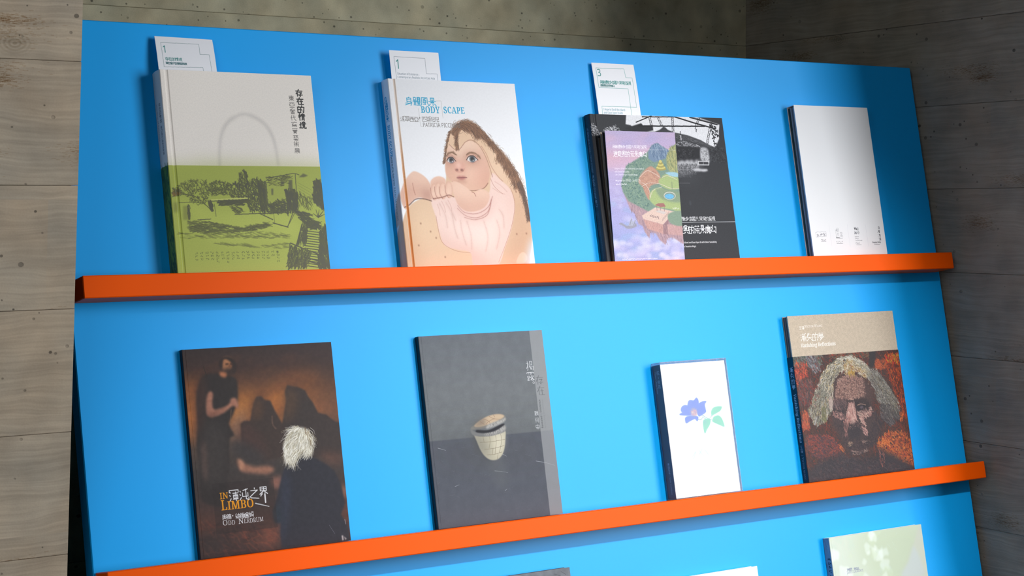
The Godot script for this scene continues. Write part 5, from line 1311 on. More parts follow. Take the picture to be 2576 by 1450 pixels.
func art_impasto() -> Canvas:   # jacket: thick strokes, a pale-haired head against red and orange
	var top: float = [234.8, 65.12][1]
	var c := Canvas.new(234.1, 263.5 - top, 3.4, c8(74, 44, 38))
	c.fine = Vector3(2.6, 0.75, 0.55)
	var R := func(p: Array) -> Array:
		var o := []
		for i in p.size():
			o.append(p[i] - (top if i % 2 else 0.0))
		return o
	c.dabs([0, 0, 234, 0, 234, 210, 0, 210], 1500, 4, 14, 3.4, [c8(96, 40, 32, 0.8), c8(60, 44, 40, 0.8), c8(120, 50, 34, 0.7), c8(48, 40, 38, 0.8), c8(84, 56, 44, 0.7)], 1.2, 0.9, 0.3, 0.4)
	c.dabs(R.call([1.707, 64.29, 63.68, 64.37, 56.25, 81.09, -1.413, 81.01]), 120, 5, 14, 3.4, [c8(96, 112, 96, 0.8), c8(70, 82, 74, 0.8), c8(120, 118, 112, 0.7)], 1.0, 0.6, 0.3)
	c.dabs(R.call([28.11, 65.65, 46.86, 65.06, 55.06, 87.23, 41.84, 91.13, 32.78, 84.44]), 90, 6, 16, 4.0, [c8(150, 148, 150, 0.8), c8(118, 116, 122, 0.8), c8(86, 84, 88, 0.7)], 1.1, 0.25, 0.3)
	c.dabs(R.call([4.04, 73.63, 28.11, 76.47, 26.09, 97.92, 11.31, 100.1, 0.9757, 111.7, 0.3488, 93.36]), 110, 3, 10, 2.4, [c8(206, 70, 46, 0.9), c8(160, 50, 40, 0.8), c8(226, 96, 60, 0.8)], 1.2, 0.7, 0.2)
	c.dabs(R.call([6.706, 102.9, 35.11, 104.6, 31.61, 144.2, 1.348, 142.2]), 150, 4, 12, 3.2, [c8(92, 66, 66, 0.8), c8(66, 56, 58, 0.8), c8(132, 84, 76, 0.7), c8(130, 48, 40, 0.6)], 1.3, 0.6, 0.3)
	c.dabs(R.call([76.76, 61.9, 132.2, 61.53, 170.6, 65.03, 164, 75.84, 79.1, 71.41]), 130, 4, 10, 2.4, [c8(120, 62, 44, 0.8), c8(64, 72, 60, 0.8), c8(160, 60, 40, 0.8), c8(110, 96, 72, 0.8)], 0.4, 0.8, 0.3)
	c.dabs(R.call([199.8, 72.9, 233.9, 69.81, 243, 171.3, 225.6, 179.6, 214.8, 147.1, 201.8, 105]), 340, 4, 14, 3.2, [c8(188, 62, 28, 0.8), c8(120, 44, 32, 0.8), c8(214, 92, 34, 0.8), c8(70, 40, 36, 0.8), c8(150, 52, 32, 0.8)], 1.4, 0.5, 0.25)
	c.dabs(R.call([176.3, 79.67, 202.5, 81.05, 204.1, 93.94, 177.3, 95.63]), 70, 4, 9, 3.6, [c8(196, 90, 44, 0.8), c8(170, 70, 40, 0.8)], 0.9, 1.4, 0.3)
	c.dabs(R.call([202, 73.01, 233.2, 73, 230.1, 87.34, 203.6, 85.92]), 50, 4, 9, 2.8, [c8(226, 96, 36, 0.9), c8(186, 170, 50, 0.8), c8(206, 50, 34, 0.9)], 1.3, 0.5, 0.2)
	c.shape(R.call([169.8, 63.4, 181.8, 63.99, 174.6, 87.54, 163.2, 90.09]), c8(44, 40, 42), 1.5)
	c.dabs(R.call([157.1, 211.9, 181.8, 198.3, 221.1, 199.7, 232.7, 218, 232.6, 258.7, 193.4, 245.9, 157.8, 229]), 420, 4, 12, 3.4, [c8(206, 98, 40, 0.85), c8(178, 76, 40, 0.85), c8(148, 60, 44, 0.7), c8(224, 124, 56, 0.7)], 1.0, 1.2, 0.25)
	c.dabs(R.call([14.63, 190, 58.91, 195, 75.83, 214.6, 80.45, 233.2, 51.26, 233.7, 16.12, 224.7, 2.086, 202.5]), 320, 5, 14, 4.0, [c8(130, 58, 50, 0.7), c8(96, 56, 56, 0.7), c8(160, 70, 54, 0.5), c8(84, 54, 60, 0.7)], 0.6, 1.0, 0.5)
	c.dabs(R.call([5.387, 153.1, 17.46, 153.9, 16.63, 179.6, 0.03086, 181.4]), 50, 5, 12, 3.2, [c8(206, 104, 60, 0.9), c8(176, 72, 52, 0.8)], 1.4, 0.2, 0.2)
	c.dabs(R.call([73.52, 205.3, 83.47, 218.2, 84.02, 225.9, 74.94, 219.1]), 24, 5, 10, 1.8, [c8(226, 110, 50, 0.9)], 1.0, 0.2, 0.2)
	c.dabs(R.call([29.03, 231.8, 46.91, 234.8, 40.24, 258.3, 28.46, 255.7]), 40, 3, 9, 1.8, [c8(216, 96, 60, 0.8), c8(232, 150, 70, 0.9), c8(150, 62, 56, 0.7)], 0.9, 0.8, 0.2)
	c.dabs(R.call([216.7, 169.4, 225.4, 170.1, 220.2, 183.9, 213.9, 181.9]), 20, 5, 10, 2.6, [c8(232, 110, 44, 0.9)], 1.5, 0.15, 0.2)
	# coat and shoulders
	c.shape(R.call([0.833, 262.1, 26.44, 234.6, 56.5, 228.1, 81.96, 225.7, 93.12, 232.7, 152, 236.2, 157.3, 221.2, 179.2, 230.8, 207, 244, 235.9, 263.7, 233.6, 283.7]), c8(48, 44, 50), 6.0)
	c.dabs(R.call([18.13, 235.3, 81.36, 228.7, 151.4, 239.2, 229.4, 263.1, 225.6, 279.9, 8.775, 262.8]), 260, 6, 18, 4.0, [c8(60, 54, 62, 0.5), c8(40, 38, 44, 0.6), c8(74, 62, 64, 0.4)], 0.8, 0.9, 0.6)
	c.dabs(R.call([158.8, 224.4, 172.4, 231.8, 165.8, 252.8, 157.3, 252.1]), 30, 3, 8, 1.6, [c8(150, 96, 84, 0.7), c8(120, 62, 56, 0.7)], 1.3, 0.4, 0.3)
	# head
	c.shape(R.call([74.46, 116.3, 89.68, 103.2, 116.1, 98.48, 144.6, 106.4, 162.4, 124.8, 160.2, 156.1, 164.9, 175.2, 175.8, 185.4, 158.4, 205.8, 146.7, 220.4, 123.2, 230.7, 98.18, 228.6, 84.07, 215.2, 72.41, 189.9, 64.26, 167.9]), c8(66, 52, 52), 6.0)
	c.dabs(R.call([74.03, 150.2, 93.19, 170, 95.25, 222.3, 147.4, 217.3, 175.8, 185.4, 160.2, 156.1, 147.6, 195.7, 123.3, 209.2, 95.38, 200.9]), 420, 5, 14, 3.6, [c8(50, 42, 46, 0.7), c8(74, 58, 56, 0.6), c8(58, 48, 54, 0.7)], 1.3, 0.7, 0.5)
	c.dabs(R.call([93.56, 105, 120, 100.3, 144.3, 108, 142.8, 136.1, 116.1, 140.6, 79.12, 135.1, 84.85, 116.9]), 420, 3, 8, 3.4, [c8(196, 152, 136, 0.75), c8(160, 118, 106, 0.75), c8(214, 176, 156, 0.6), c8(120, 92, 84, 0.6)], 0.3, 1.4, 0.3)
	c.dabs(R.call([74.98, 134.8, 99.33, 139.5, 101.7, 149, 87.32, 157.3, 71.97, 150]), 120, 3, 8, 2.6, [c8(110, 92, 92, 0.7), c8(82, 64, 68, 0.8), c8(150, 112, 104, 0.6)], 0.4, 1.2, 0.3)
	c.dabs(R.call([120.3, 140.9, 150, 142.9, 151, 158.6, 128.9, 161.7, 116.3, 150]), 160, 3, 9, 3.0, [c8(38, 34, 38, 0.8), c8(60, 48, 50, 0.7)], 0.5, 1.2, 0.4)
	c.dabs(R.call([128.1, 144.5, 142.6, 147.1, 138.9, 154.6, 126.2, 153.8]), 24, 2, 5, 1.6, [c8(150, 112, 100, 0.7), c8(60, 54, 64, 0.9)], 0.2, 0.5, 0.2)
	c.dabs(R.call([106.5, 146.2, 119.1, 147, 119.7, 175, 108.3, 178.8, 94.04, 176.2]), 170, 4, 11, 2.6, [c8(206, 160, 148, 0.8), c8(180, 128, 120, 0.8), c8(222, 184, 168, 0.6)], 1.45, 0.3, 0.3)
	c.dabs(R.call([70.77, 156.1, 87.01, 158.8, 97.96, 167.3, 84.58, 170.9, 71.03, 165.3]), 90, 4, 9, 2.4, [c8(196, 150, 138, 0.75), c8(146, 104, 98, 0.7)], 0.5, 0.5, 0.3)
	c.dabs(R.call([122.6, 161.3, 158.1, 155.9, 156.2, 165.2, 134.8, 174.6, 140.4, 188.9, 129.6, 178.8]), 150, 4, 10, 2.4, [c8(196, 152, 140, 0.75), c8(160, 112, 106, 0.7), c8(214, 178, 160, 0.6)], 0.8, 0.7, 0.3)
	c.dabs(R.call([89.16, 174.3, 106.3, 167.9, 95.75, 188.6, 95.38, 200.9, 89.16, 200.4]), 70, 4, 9, 2.2, [c8(186, 128, 116, 0.7), c8(130, 88, 84, 0.7)], 1.5, 0.4, 0.3)
	c.dabs(R.call([128.7, 183.4, 139.8, 192, 138.2, 199.6, 130.1, 197.4]), 36, 3, 8, 2.0, [c8(196, 148, 140, 0.75)], 1.0, 0.3, 0.3)
	c.shape(R.call([101.4, 181.4, 124.8, 181.6, 125.9, 197.1, 115.6, 205.5, 98.92, 204.2]), c8(44, 40, 46, 0.85), 5.0)
	c.dabs(R.call([94.16, 206.9, 104.5, 207.7, 100.9, 215.1, 92.94, 212.9]), 24, 2, 6, 1.6, [c8(190, 160, 130, 0.8), c8(120, 96, 84, 0.7)], 0.4, 0.9, 0.2)
	c.dabs(R.call([97.63, 220.9, 119.9, 225.8, 136.2, 219.5, 132.8, 225.4, 114.8, 230, 98.48, 227.1]), 70, 3, 8, 1.8, [c8(160, 132, 120, 0.7), c8(110, 90, 88, 0.7)], 0.3, 0.7, 0.3)
	c.dabs(R.call([124, 206.2, 136.6, 207.2, 135.3, 213.3, 125.1, 210.9]), 20, 2, 5, 1.4, [c8(150, 124, 112, 0.7)], 0.4, 0.9, 0.2)
	# hair
	var hair := [c8(206, 198, 178, 0.85), c8(160, 156, 140, 0.8), c8(118, 122, 104, 0.75), c8(226, 220, 204, 0.8), c8(96, 96, 88, 0.7), c8(216, 190, 130, 0.6)]
	c.dabs(R.call([52.38, 101, 67.76, 86.38, 91.03, 75.16, 121.6, 71.26, 142.2, 76.28, 126.8, 88.08, 100.2, 92.87, 83.12, 104.4, 73.86, 119.3, 54.1, 124.2]), 620, 5, 15, 2.2, hair, 2.5, 0.6, 0.25, 0.5)
	c.dabs(R.call([25.53, 143.8, 37.73, 123.2, 53.55, 105.7, 77.19, 102.5, 76.79, 125.7, 69.3, 152.9, 56.05, 167.3, 44.67, 172.6, 29.59, 176, 25.54, 165.1, 15.73, 152.3]), 620, 5, 15, 2.2, hair, 1.9, 0.4, 0.25, 0.5)
	c.dabs(R.call([121.5, 72.04, 145.8, 79.64, 161, 89.97, 164.9, 102.9, 148.9, 106.7, 134, 94.78, 107.4, 99.54, 106.3, 83.81]), 420, 4, 11, 2.2, [c8(206, 186, 140, 0.85), c8(168, 150, 120, 0.8), c8(220, 208, 184, 0.8), c8(150, 104, 70, 0.7), c8(196, 160, 80, 0.7)], 1.0, 1.0, 0.25, 0.5)
	c.dabs(R.call([160.7, 91.53, 181, 99.02, 195, 115.7, 208.8, 134.1, 219.4, 157, 214.5, 169.3, 197.7, 165, 181.7, 157.6, 171.4, 144.3, 166.7, 125.1, 157.1, 108.7]), 720, 5, 15, 2.2, [c8(190, 184, 172, 0.8), c8(146, 146, 134, 0.8), c8(112, 112, 104, 0.75), c8(210, 206, 196, 0.7), c8(96, 86, 80, 0.7)], 0.95, 0.4, 0.25, 0.5)
	c.dabs(R.call([176.6, 150.9, 218.7, 160.1, 214.6, 178.8, 192.4, 189.7, 173.5, 175.8]), 240, 5, 14, 3.0, [c8(84, 78, 80, 0.7), c8(56, 52, 56, 0.8), c8(120, 114, 112, 0.5)], 1.0, 0.5, 0.4)
	c.dabs(R.call([64.65, 134.2, 72.31, 137.7, 69.3, 152.9, 63.43, 151]), 30, 6, 14, 2.4, [c8(214, 190, 178, 0.85)], 1.45, 0.15, 0.25)
	for q in [[[55.88, 115.1, 43.55, 135.8, 29.3, 156.3], 5.0], [[79.62, 90.15, 61.79, 106.2, 54.69, 121.2], 6.0], [[102.4, 82.03, 85.57, 92.05, 76.88, 104], 5.0], [[171.3, 103.2, 184.7, 123, 201.7, 146.3, 210.8, 165.9], 9.0], [[129, 77.17, 148.8, 86.13, 159.1, 99.36], 6.0]]:
		c.hairs(R.call(q[0]), 260, q[1], 4, 12, 0.1, [c8(236, 232, 220, 0.6), c8(70, 72, 64, 0.5), c8(170, 164, 140, 0.5), c8(100, 96, 84, 0.5), c8(214, 196, 150, 0.5)], 0.7)
	c.hairs(R.call([91.03, 75.16, 113.1, 71.29, 129.8, 73.27, 145.5, 81.2, 160.4, 93.1]), 320, 3.0, 4, 10, 0.3, [c8(236, 232, 216, 0.7), c8(206, 200, 180, 0.6), c8(130, 124, 104, 0.5)], 0.7)
	c.shape(R.call([119.1, 147, 135.1, 141.9, 151.5, 146.1, 150.3, 157, 137.3, 162.3, 123.2, 158.2]), c8(30, 27, 32, 0.6), 5.0)
	c.shape(R.call([85.6, 144.8, 100.5, 144.3, 103.1, 152.2, 90, 154.4]), c8(52, 42, 46, 0.6), 4.0)
	c.curve(R.call([124.8, 150.2, 133.7, 148.7, 143.9, 151.2]), 1.4, c8(176, 140, 124, 0.7), 0.6)
	c.ell(R.call([133.6, 154.3])[0], R.call([133.6, 154.3])[1], 4.0, 2.2, c8(96, 84, 96, 0.9), 1.0)
	c.curve(R.call([114.5, 148.3, 114.9, 162.3, 119.7, 175]), 2.4, c8(230, 192, 178, 0.5), 0.8)
	c.line(R.call([34.22, 162.7, 26.7, 175.1]), 3.0, c8(196, 192, 190, 0.8), 0.3, 1.6)
	c.dabs(R.call([46.74, 151.4, 54.92, 151.9, 53.42, 170.2, 44.96, 171.1]), 30, 6, 12, 2.2, [c8(130, 128, 84, 0.8)], 1.4, 0.2, 0.3)
	c.dabs(R.call([114.6, 95.26, 129.5, 96.1, 127.9, 103.9, 115.2, 103.1]), 30, 4, 12, 1.4, [c8(206, 166, 60, 0.8), c8(190, 150, 90, 0.7)], 1.5, 0.3, 0.25)
	# glazes and mottling that pull the strokes together
	c.shape(R.call([160.7, 91.53, 181, 99.02, 199.1, 117.6, 212.5, 137.5, 220.2, 163.4, 212.4, 178.6, 186.4, 176.7, 173.1, 157, 165.4, 131.3]), c8(64, 62, 58, 0.42), 6.0)
	c.shape(R.call([26.98, 147, 39.77, 123.3, 57.07, 109, 63.19, 131, 69.9, 149.9, 56.05, 167.3, 29.59, 176]), c8(74, 76, 66, 0.30), 6.0)
	c.shape(R.call([78.61, 116.5, 105.5, 108.8, 143.6, 111.1, 166.1, 128.2, 157.3, 149.6, 116.1, 140.6, 77.31, 144.2]), c8(96, 66, 58, 0.35), 8.0)
	c.blots(R.call([89.38, 104.7, 120, 100.3, 148.2, 109.8, 147, 136.4, 116.1, 140.6, 79.12, 135.1]), 900, 0.6, 2.0, [c8(206, 164, 148, 0.4), c8(150, 106, 96, 0.4), c8(110, 80, 74, 0.4), c8(176, 130, 116, 0.4), c8(84, 62, 60, 0.35)])
	c.blots(R.call([52.38, 101, 91.03, 75.16, 121.6, 71.26, 150.4, 78.3, 181, 99.02, 208.8, 134.1, 218, 163.2, 184.1, 167.2, 165.4, 131.3, 148.5, 108.2, 107.7, 97.99, 78, 119.6, 61.94, 158.6, 29.88, 174.5, 21.78, 152.7]), 1900, 0.5, 1.9, [c8(196, 190, 172, 0.35), c8(104, 104, 92, 0.4), c8(70, 70, 64, 0.4), c8(150, 146, 128, 0.35), c8(226, 220, 204, 0.3), c8(190, 160, 100, 0.25), c8(120, 88, 70, 0.3)])
	c.blots(R.call([1.707, 64.29, 63.68, 64.37, 47.36, 126.9, 15.49, 185.5, -4.518, 184, -2.478, 108.5]), 900, 0.6, 2.4, [c8(110, 48, 40, 0.4), c8(56, 44, 44, 0.45), c8(84, 70, 66, 0.4), c8(170, 60, 42, 0.3)])
	c.blots(R.call([187, 70.65, 234.2, 68.21, 234.7, 258.9, 204.2, 246.9, 182.4, 195.2, 216.8, 178.9, 213.9, 131.2, 194.4, 98.18]), 1500, 0.6, 2.6, [c8(120, 44, 32, 0.4), c8(60, 38, 36, 0.45), c8(190, 80, 36, 0.3), c8(90, 50, 42, 0.4)])
	c.blots(R.call([68.44, 146.7, 96.86, 151.7, 95.38, 200.9, 149.9, 205.2, 179.7, 166.8, 193.7, 183.5, 155.2, 221.1, 143.9, 234, 93.73, 229.8, 71.21, 195.9]), 1500, 0.8, 3.0, [c8(48, 40, 44, 0.4), c8(70, 54, 54, 0.35), c8(40, 36, 40, 0.4), c8(100, 74, 70, 0.25)])
	c.blots(R.call([98.09, 145.6, 119.1, 147, 121.8, 175.2, 140.4, 188.9, 136.4, 197.9, 127.7, 188, 93.67, 188.5]), 420, 0.5, 1.8, [c8(206, 160, 146, 0.35), c8(140, 98, 92, 0.4), c8(180, 130, 120, 0.35)])
	c.blots(R.call([14.63, 190, 77.64, 205.6, 151.4, 239.2, 234.1, 262, 229.3, 283.3, 0.833, 262.1]), 900, 0.8, 3.4, [c8(54, 48, 56, 0.4), c8(74, 58, 60, 0.35), c8(42, 40, 46, 0.4), c8(110, 56, 50, 0.2)])
	var n := c.im.get_size()
	c.im.resize(n.x * 55 / 100, n.y * 55 / 100, Image.INTERPOLATE_LANCZOS)
	c.im.resize(n.x, n.y, Image.INTERPOLATE_CUBIC)
	c.haze(c8(66, 54, 54), 0.22)
	c.grain(0.3, 0.16)
	return c


func spine_jacket(h: float) -> Canvas:
	var c := Canvas.new(13.5, h, 4.0, c8(24, 28, 40))
	var w := c8(190, 192, 198)
	c.han("漸失的夢", 3.0, 16, 7.6, 0.7, w, 9.2, true)
	c.text("Vanishing Reflections", serif_bold, 4.4, 58, 8.0, w, 0.88, 0.0, PI / 2, 0.1)
	c.han("王藩", 3.6, 140, 5.0, 0.5, c8(150, 152, 160), 6.0, true)
	c.text("| V", serif, 4.2, 154, 6.0, c8(150, 152, 160), 0.9, 0.0, PI / 2)
	c.text("ICTOR WANG", serif, 4.2, 162, 5.0, c8(150, 152, 160), 1.0, 0.0, PI / 2)
	return c

func art_pale_leaves() -> Canvas:   # pale green cover with white leaf shapes
	var c := Canvas.new(205.8, 265.5, 3.0, c8(204, 214, 198))
	c.shape([60, -5, 215, -5, 215, 140, 150, 120, 90, 90], c8(186, 200, 168, 0.8), 30.0)
	c.shape([199.9, 1.299, 207.5, -0.3494, 207.5, 85.1, 147.6, 79.25, 166.9, 55.95, 178.2, 37.75], c8(196, 200, 184, 0.9), 3.0, false)
	c.shape([178.2, 37.75, 182.8, 33.35, 191.8, 50.62, 196, 82.86, 145.7, 77.43, 165.4, 57.39], c8(190, 200, 202, 0.7), 4.0)
	for k in 110:
		var x := c.rng.randf_range(0, 130)
		var y := c.rng.randf_range(0, 260)
		var r := c.rng.randf_range(3, 14)
		var p := []
		for i in 7:
			var d := Vector2.from_angle(i * TAU / 7 + c.rng.randf()) * r * c.rng.randf_range(0.4, 1.2)
			p.append(x + d.x)
			p.append(y + d.y)
		c.shape(p, [c8(232, 240, 234, 0.55), c8(192, 210, 192, 0.4), c8(224, 234, 226, 0.5), c8(204, 218, 184, 0.35)][k % 4], 2.0)
	for k in 60:
		var x := c.rng.randf_range(20, 150)
		var y := c.rng.randf_range(0, 130)
		c.line([x, y, x + c.rng.randf_range(-6, 6), y + c.rng.randf_range(2, 9)], 1.2, c8(196, 214, 196, 0.3), 0.8)
	var g := c8(120, 128, 156)
	var q: Array = [29.18, 50.76, 44.32, 51.33, 28.21, 59.09]
	c.han("珍奈特", q[0], q[1], 4.1, 0.45, g, 3.75, false, 0.0, 0.9)
	c.han("勞倫絲", q[2], q[3], 4.1, 0.45, g, 3.75, false, 0.0, 0.9)
	c.fit("JANET LAURENCE", serif, q[4], q[5], 36.0, 3.6, g)
	return c

func spine_pale() -> Canvas:
	var c := Canvas.new(13.9, 265.5, 3.4, c8(132, 150, 172))
	c.dabs([0, 0, 14, 0, 14, 265, 0, 265], 120, 4, 12, 3, [c8(150, 168, 188, 0.4), c8(116, 132, 156, 0.4)], 1.4, 0.6, 0.8)
	for k in 14:
		if k != 4:
			c.marks(5.0, 30 + k * 6.4, 4.6, 5.0, c8(40, 46, 70))
			c.marks(5.0, 30.4 + k * 6.4, 4.6, 4.2, c8(40, 46, 70))
	c.ell(7.2, 58.4, 0.9, 0.9, c8(40, 46, 70))
	return c

func art_card(k: int) -> Canvas:   # a slip of white card with a stepped outline and a number
	var c := Canvas.new(80.0, 150.0, 4.0, c8(244, 244, 248))
	var g := c8(28, 128, 122)
	var ol: Color = [c8(120, 142, 144), c8(108, 116, 128), c8(60, 148, 142)][k]
	if k == 0:
		c.line([6.926, 8.423, 59.57, 7.661, 59.18, 22.04, 72, 21.64, 72.96, 46.55], 0.4, ol)
		c.line([6.926, 8.423, 7.579, 41.81, 60.85, 40.01, 61.31, 47.25], 0.4, ol)
		c.text("1", sans, [8.206, 22.21][0], [8.206, 22.21][1], 13.5, g, 0.8)
		c.han("存在的情境", [10.31, 28.33][0], [10.31, 28.33][1], 4.5, 0.5, c8(84, 142, 140), 4.6)
		c.han("東亞當代寫實藝術展", [10.36, 34.6][0], [10.36, 34.6][1], 3.2, 0.45, c8(60, 104, 110), 3.2)
		c.line([80, 0, 72, 0], 0.1, c8(244, 244, 248))
	elif k == 1:
		c.line([6.662, 8.581, 56.7, 9.079, 56.9, 31.28, 74.26, 30.94, 74.49, 42.49], 0.4, ol)
		c.line([6.662, 8.581, 7.868, 41.64], 0.4, ol)
		c.text("1", sans, [7.928, 25.99][0], [7.928, 25.99][1], 18.5, g, 0.8)
		var t: Array = [9.652, 33.96, 9.427, 38.72]
		c.fit("Situation of Existence :", sans, t[0], t[1] + 0.6, 35.6, 3.0, c8(96, 110, 124))
		c.fit("Contemporary Realistic Art in East Asia", sans, t[2], t[3] + 0.6, 60.7, 3.0, c8(80, 96, 110))
	else:
		c.line([6.675, 8.016, 60.05, 7.578, 60.95, 21.43, 73.08, 21.39, 73.57, 67.93, 7.656, 68.19, 7.032, 81.3], 0.45, ol)
		c.line([6.675, 8.016, 6.891, 39.08, 62.03, 38.95, 61.99, 80.66], 0.45, ol)
		c.text("3", sans, [8.034, 21.12][0], [8.034, 21.12][1], 16.0, g, 0.85)
		c.han("我願望散步島國只深深的凝視", [10.54, 27.46][0], [10.54, 27.46][1], 5.2, 0.5, g, 4.52, false, 0.0, 0.8)
		c.han("連建興的荒景魔幻", [10.3, 33.68][0], [10.3, 33.68][1], 3.4, 0.5, c8(60, 120, 118), 3.3)
		c.fit("I Hope to Stroll the Island", sans, [9.825, 74.7][0], [9.825, 74.7][1], 41.0, 3.3, c8(70, 130, 150))
		c.fit("and Gaze Upon It with", sans, [10.06, 79.66][0], [10.06, 79.66][1], 35.8, 3.3, c8(70, 130, 150))
	return c


# ---------------------------------------------------------------- print: a small painter for flat printed surfaces
class Canvas:
	static var brushes := {}
	var im: Image
	var s: float
	var rng := RandomNumberGenerator.new()
	var fine := Vector3(1, 1, 1)         # scales the dabs' number, length and width
	var inside := PackedFloat32Array()   # when set, fills stay inside this outline

	func _init(wmm: float, hmm: float, scale: float, col: Color) -> void:
		s = scale
		im = Image.create(int(round(wmm * s)), int(round(hmm * s)), false, Image.FORMAT_RGBA8)
		im.fill(col)
		rng.seed = int(wmm * 31 + hmm * 7)

	func tex() -> ImageTexture:
		return ImageTexture.create_from_image(im)

	func brush(r: float, soft: float, c: Color) -> Image:
		var key := "%d %d %s" % [int(round(r * 4.0)), int(soft * 10.0), c.to_html()]
		if not brushes.has(key):
			var n := int(ceil(r)) * 2 + 3
			var b := Image.create(n, n, false, Image.FORMAT_RGBA8)
			var inner := r * (1.0 - soft) - 0.5
			for y in n:
				for x in n:
					var d := Vector2(x - n / 2, y - n / 2).length()
					var t := clampf((r + 0.5 - d) / maxf(r + 0.5 - inner, 0.001), 0.0, 1.0)
					b.set_pixel(x, y, Color(c.r, c.g, c.b, c.a * t * t * (3.0 - 2.0 * t) if soft > 0.3 else c.a * t))
			if brushes.size() > 6000:
				brushes.clear()
			brushes[key] = b
		return brushes[key]

	func stamp(px: float, py: float, r: float, c: Color, soft := 0.2) -> void:
		var b := brush(r, soft, c)
		var n := b.get_width()
		im.blend_rect(b, Rect2i(0, 0, n, n), Vector2i(int(round(px)) - n / 2, int(round(py)) - n / 2))

	# a stroke through points in millimetres, its width running from w to w2
	func line(p: Array, w: float, c: Color, soft := 0.2, w2 := -1.0) -> void:
		if w2 < 0.0:
			w2 = w
		var total := 0.0
		for i in range(2, p.size(), 2):
			total += Vector2(p[i] - p[i - 2], p[i + 1] - p[i - 1]).length()
		var gone := 0.0
		for i in range(2, p.size(), 2):
			var a := Vector2(p[i - 2], p[i - 1])
			var b := Vector2(p[i], p[i + 1])
			var l := a.distance_to(b)
			var t := 0.0
			while t <= l:
				var q := a.lerp(b, t / maxf(l, 0.0001)) * s
				var wd: float = lerpf(w, w2, (gone + t) / maxf(total, 0.0001)) * s * 0.5
				stamp(q.x, q.y, maxf(wd, 0.55), c, soft)
				t += maxf(wd * 0.45, 0.7) / s
			gone += l

	# a smooth line through points
	func curve(p: Array, w: float, c: Color, soft := 0.2, w2 := -1.0) -> void:
		line(spline(p, false), w, c, soft, w2)

	func spline(p: Array, closed: bool) -> Array:
		var n := p.size() / 2
		var out := []
		for i in (n if closed else n - 1):
			var q := []
			for k in range(-1, 3):
				var j := posmod(i + k, n) if closed else clampi(i + k, 0, n - 1)
				q.append(Vector2(p[2 * j], p[2 * j + 1]))
			for k in 6:
				var v: Vector2 = q[1].cubic_interpolate(q[2], q[0], q[3], k / 6.0)
				out.append(v.x)
				out.append(v.y)
		if not closed:
			out.append(p[-2])
			out.append(p[-1])
		return out

	func shape(p: Array, c: Color, feather := 0.0, smooth := true) -> void:
		var q := spline(p, true) if smooth else p
		var v := PackedVector2Array()
		for i in range(0, q.size(), 2):
			v.append(Vector2(q[i], q[i + 1]) * s)
		poly([v], c, feather * s)

	func ell(cx: float, cy: float, rx: float, ry: float, c: Color, feather := 0.0, turn := 0.0) -> void:
		var v := PackedVector2Array()
		for i in 40:
			v.append((Vector2(cx, cy) + Vector2(cos(i * TAU / 40) * rx, sin(i * TAU / 40) * ry).rotated(turn)) * s)
		poly([v], c, feather * s)

	func clip(p: Array, feather := 0.6, smooth := true) -> void:
		inside = PackedFloat32Array()
		var keep := im
		im = Image.create(keep.get_width(), keep.get_height(), false, Image.FORMAT_RGBA8)
		im.fill(Color.BLACK)
		shape(p, Color.WHITE, feather, smooth)
		var d := im.get_data()
		var m := PackedFloat32Array()
		m.resize(im.get_width() * im.get_height())
		for i in m.size():
			m[i] = d[i * 4] / 255.0
		im = keep
		inside = m

	func unclip() -> void:
		inside = PackedFloat32Array()

	# fine hairs along a line: each starts near it and lies «lay» radians off its direction
	func hairs(p: Array, n: int, width: float, l0: float, l1: float, lay: float, cols: Array, w := 0.35) -> void:
		var q := spline(p, false)
		var m := q.size() / 2 - 1
		for k in n:
			var f := rng.randf() * m
			var i := mini(int(f), m - 1)
			var a := Vector2(q[2 * i], q[2 * i + 1])
			var b := Vector2(q[2 * i + 2], q[2 * i + 3])
			var d := (b - a).normalized()
			var at := a.lerp(b, f - i) + d.orthogonal() * rng.randfn(0, 0.45) * width
			var e := d.rotated(lay + rng.randfn(0, 0.22)) * rng.randf_range(l0, l1)
			var mid := at + e * 0.5 + e.orthogonal() * rng.randf_range(-0.12, 0.2)
			line([at.x, at.y, mid.x, mid.y, at.x + e.x, at.y + e.y], w, cols[rng.randi() % cols.size()], 0.3, w * 0.4)

	func haze(col: Color, share: float) -> void:
		for y in im.get_height():
			for x in im.get_width():
				im.set_pixel(x, y, im.get_pixel(x, y).lerp(col, share))

	func rect(x: float, y: float, w: float, h: float, c: Color, feather := 0.0) -> void:
		shape([x, y, x + w, y, x + w, y + h, x, y + h], c, feather, false)

	# fills contours (pixels), edges softened over «feather» pixels
	func poly(contours: Array, c: Color, feather := 0.0) -> void:
		var lo := Vector2(1e9, 1e9)
		var hi := Vector2(-1e9, -1e9)
		for v: PackedVector2Array in contours:
			for q in v:
				lo = lo.min(q)
				hi = hi.max(q)
		var ds := maxf(1.0, feather / 3.0)
		var r := int(ceil(feather / ds * 0.6)) if feather > 0.3 else 0
		var pad := feather * 1.5 + 2.0
		var x0 := maxf(floor(lo.x - pad), -60.0)
		var y0 := maxf(floor(lo.y - pad), -60.0)
		var x1 := minf(ceil(hi.x + pad), im.get_width() + 60.0)
		var y1 := minf(ceil(hi.y + pad), im.get_height() + 60.0)
		if x1 <= x0 or y1 <= y0:
			return
		var w := int((x1 - x0) / ds) + 2
		var h := int((y1 - y0) / ds) + 2
		var m := PackedFloat32Array()
		m.resize(w * h)
		var sub := 3 if ds < 1.5 else 1
		var share := 1.0 / sub
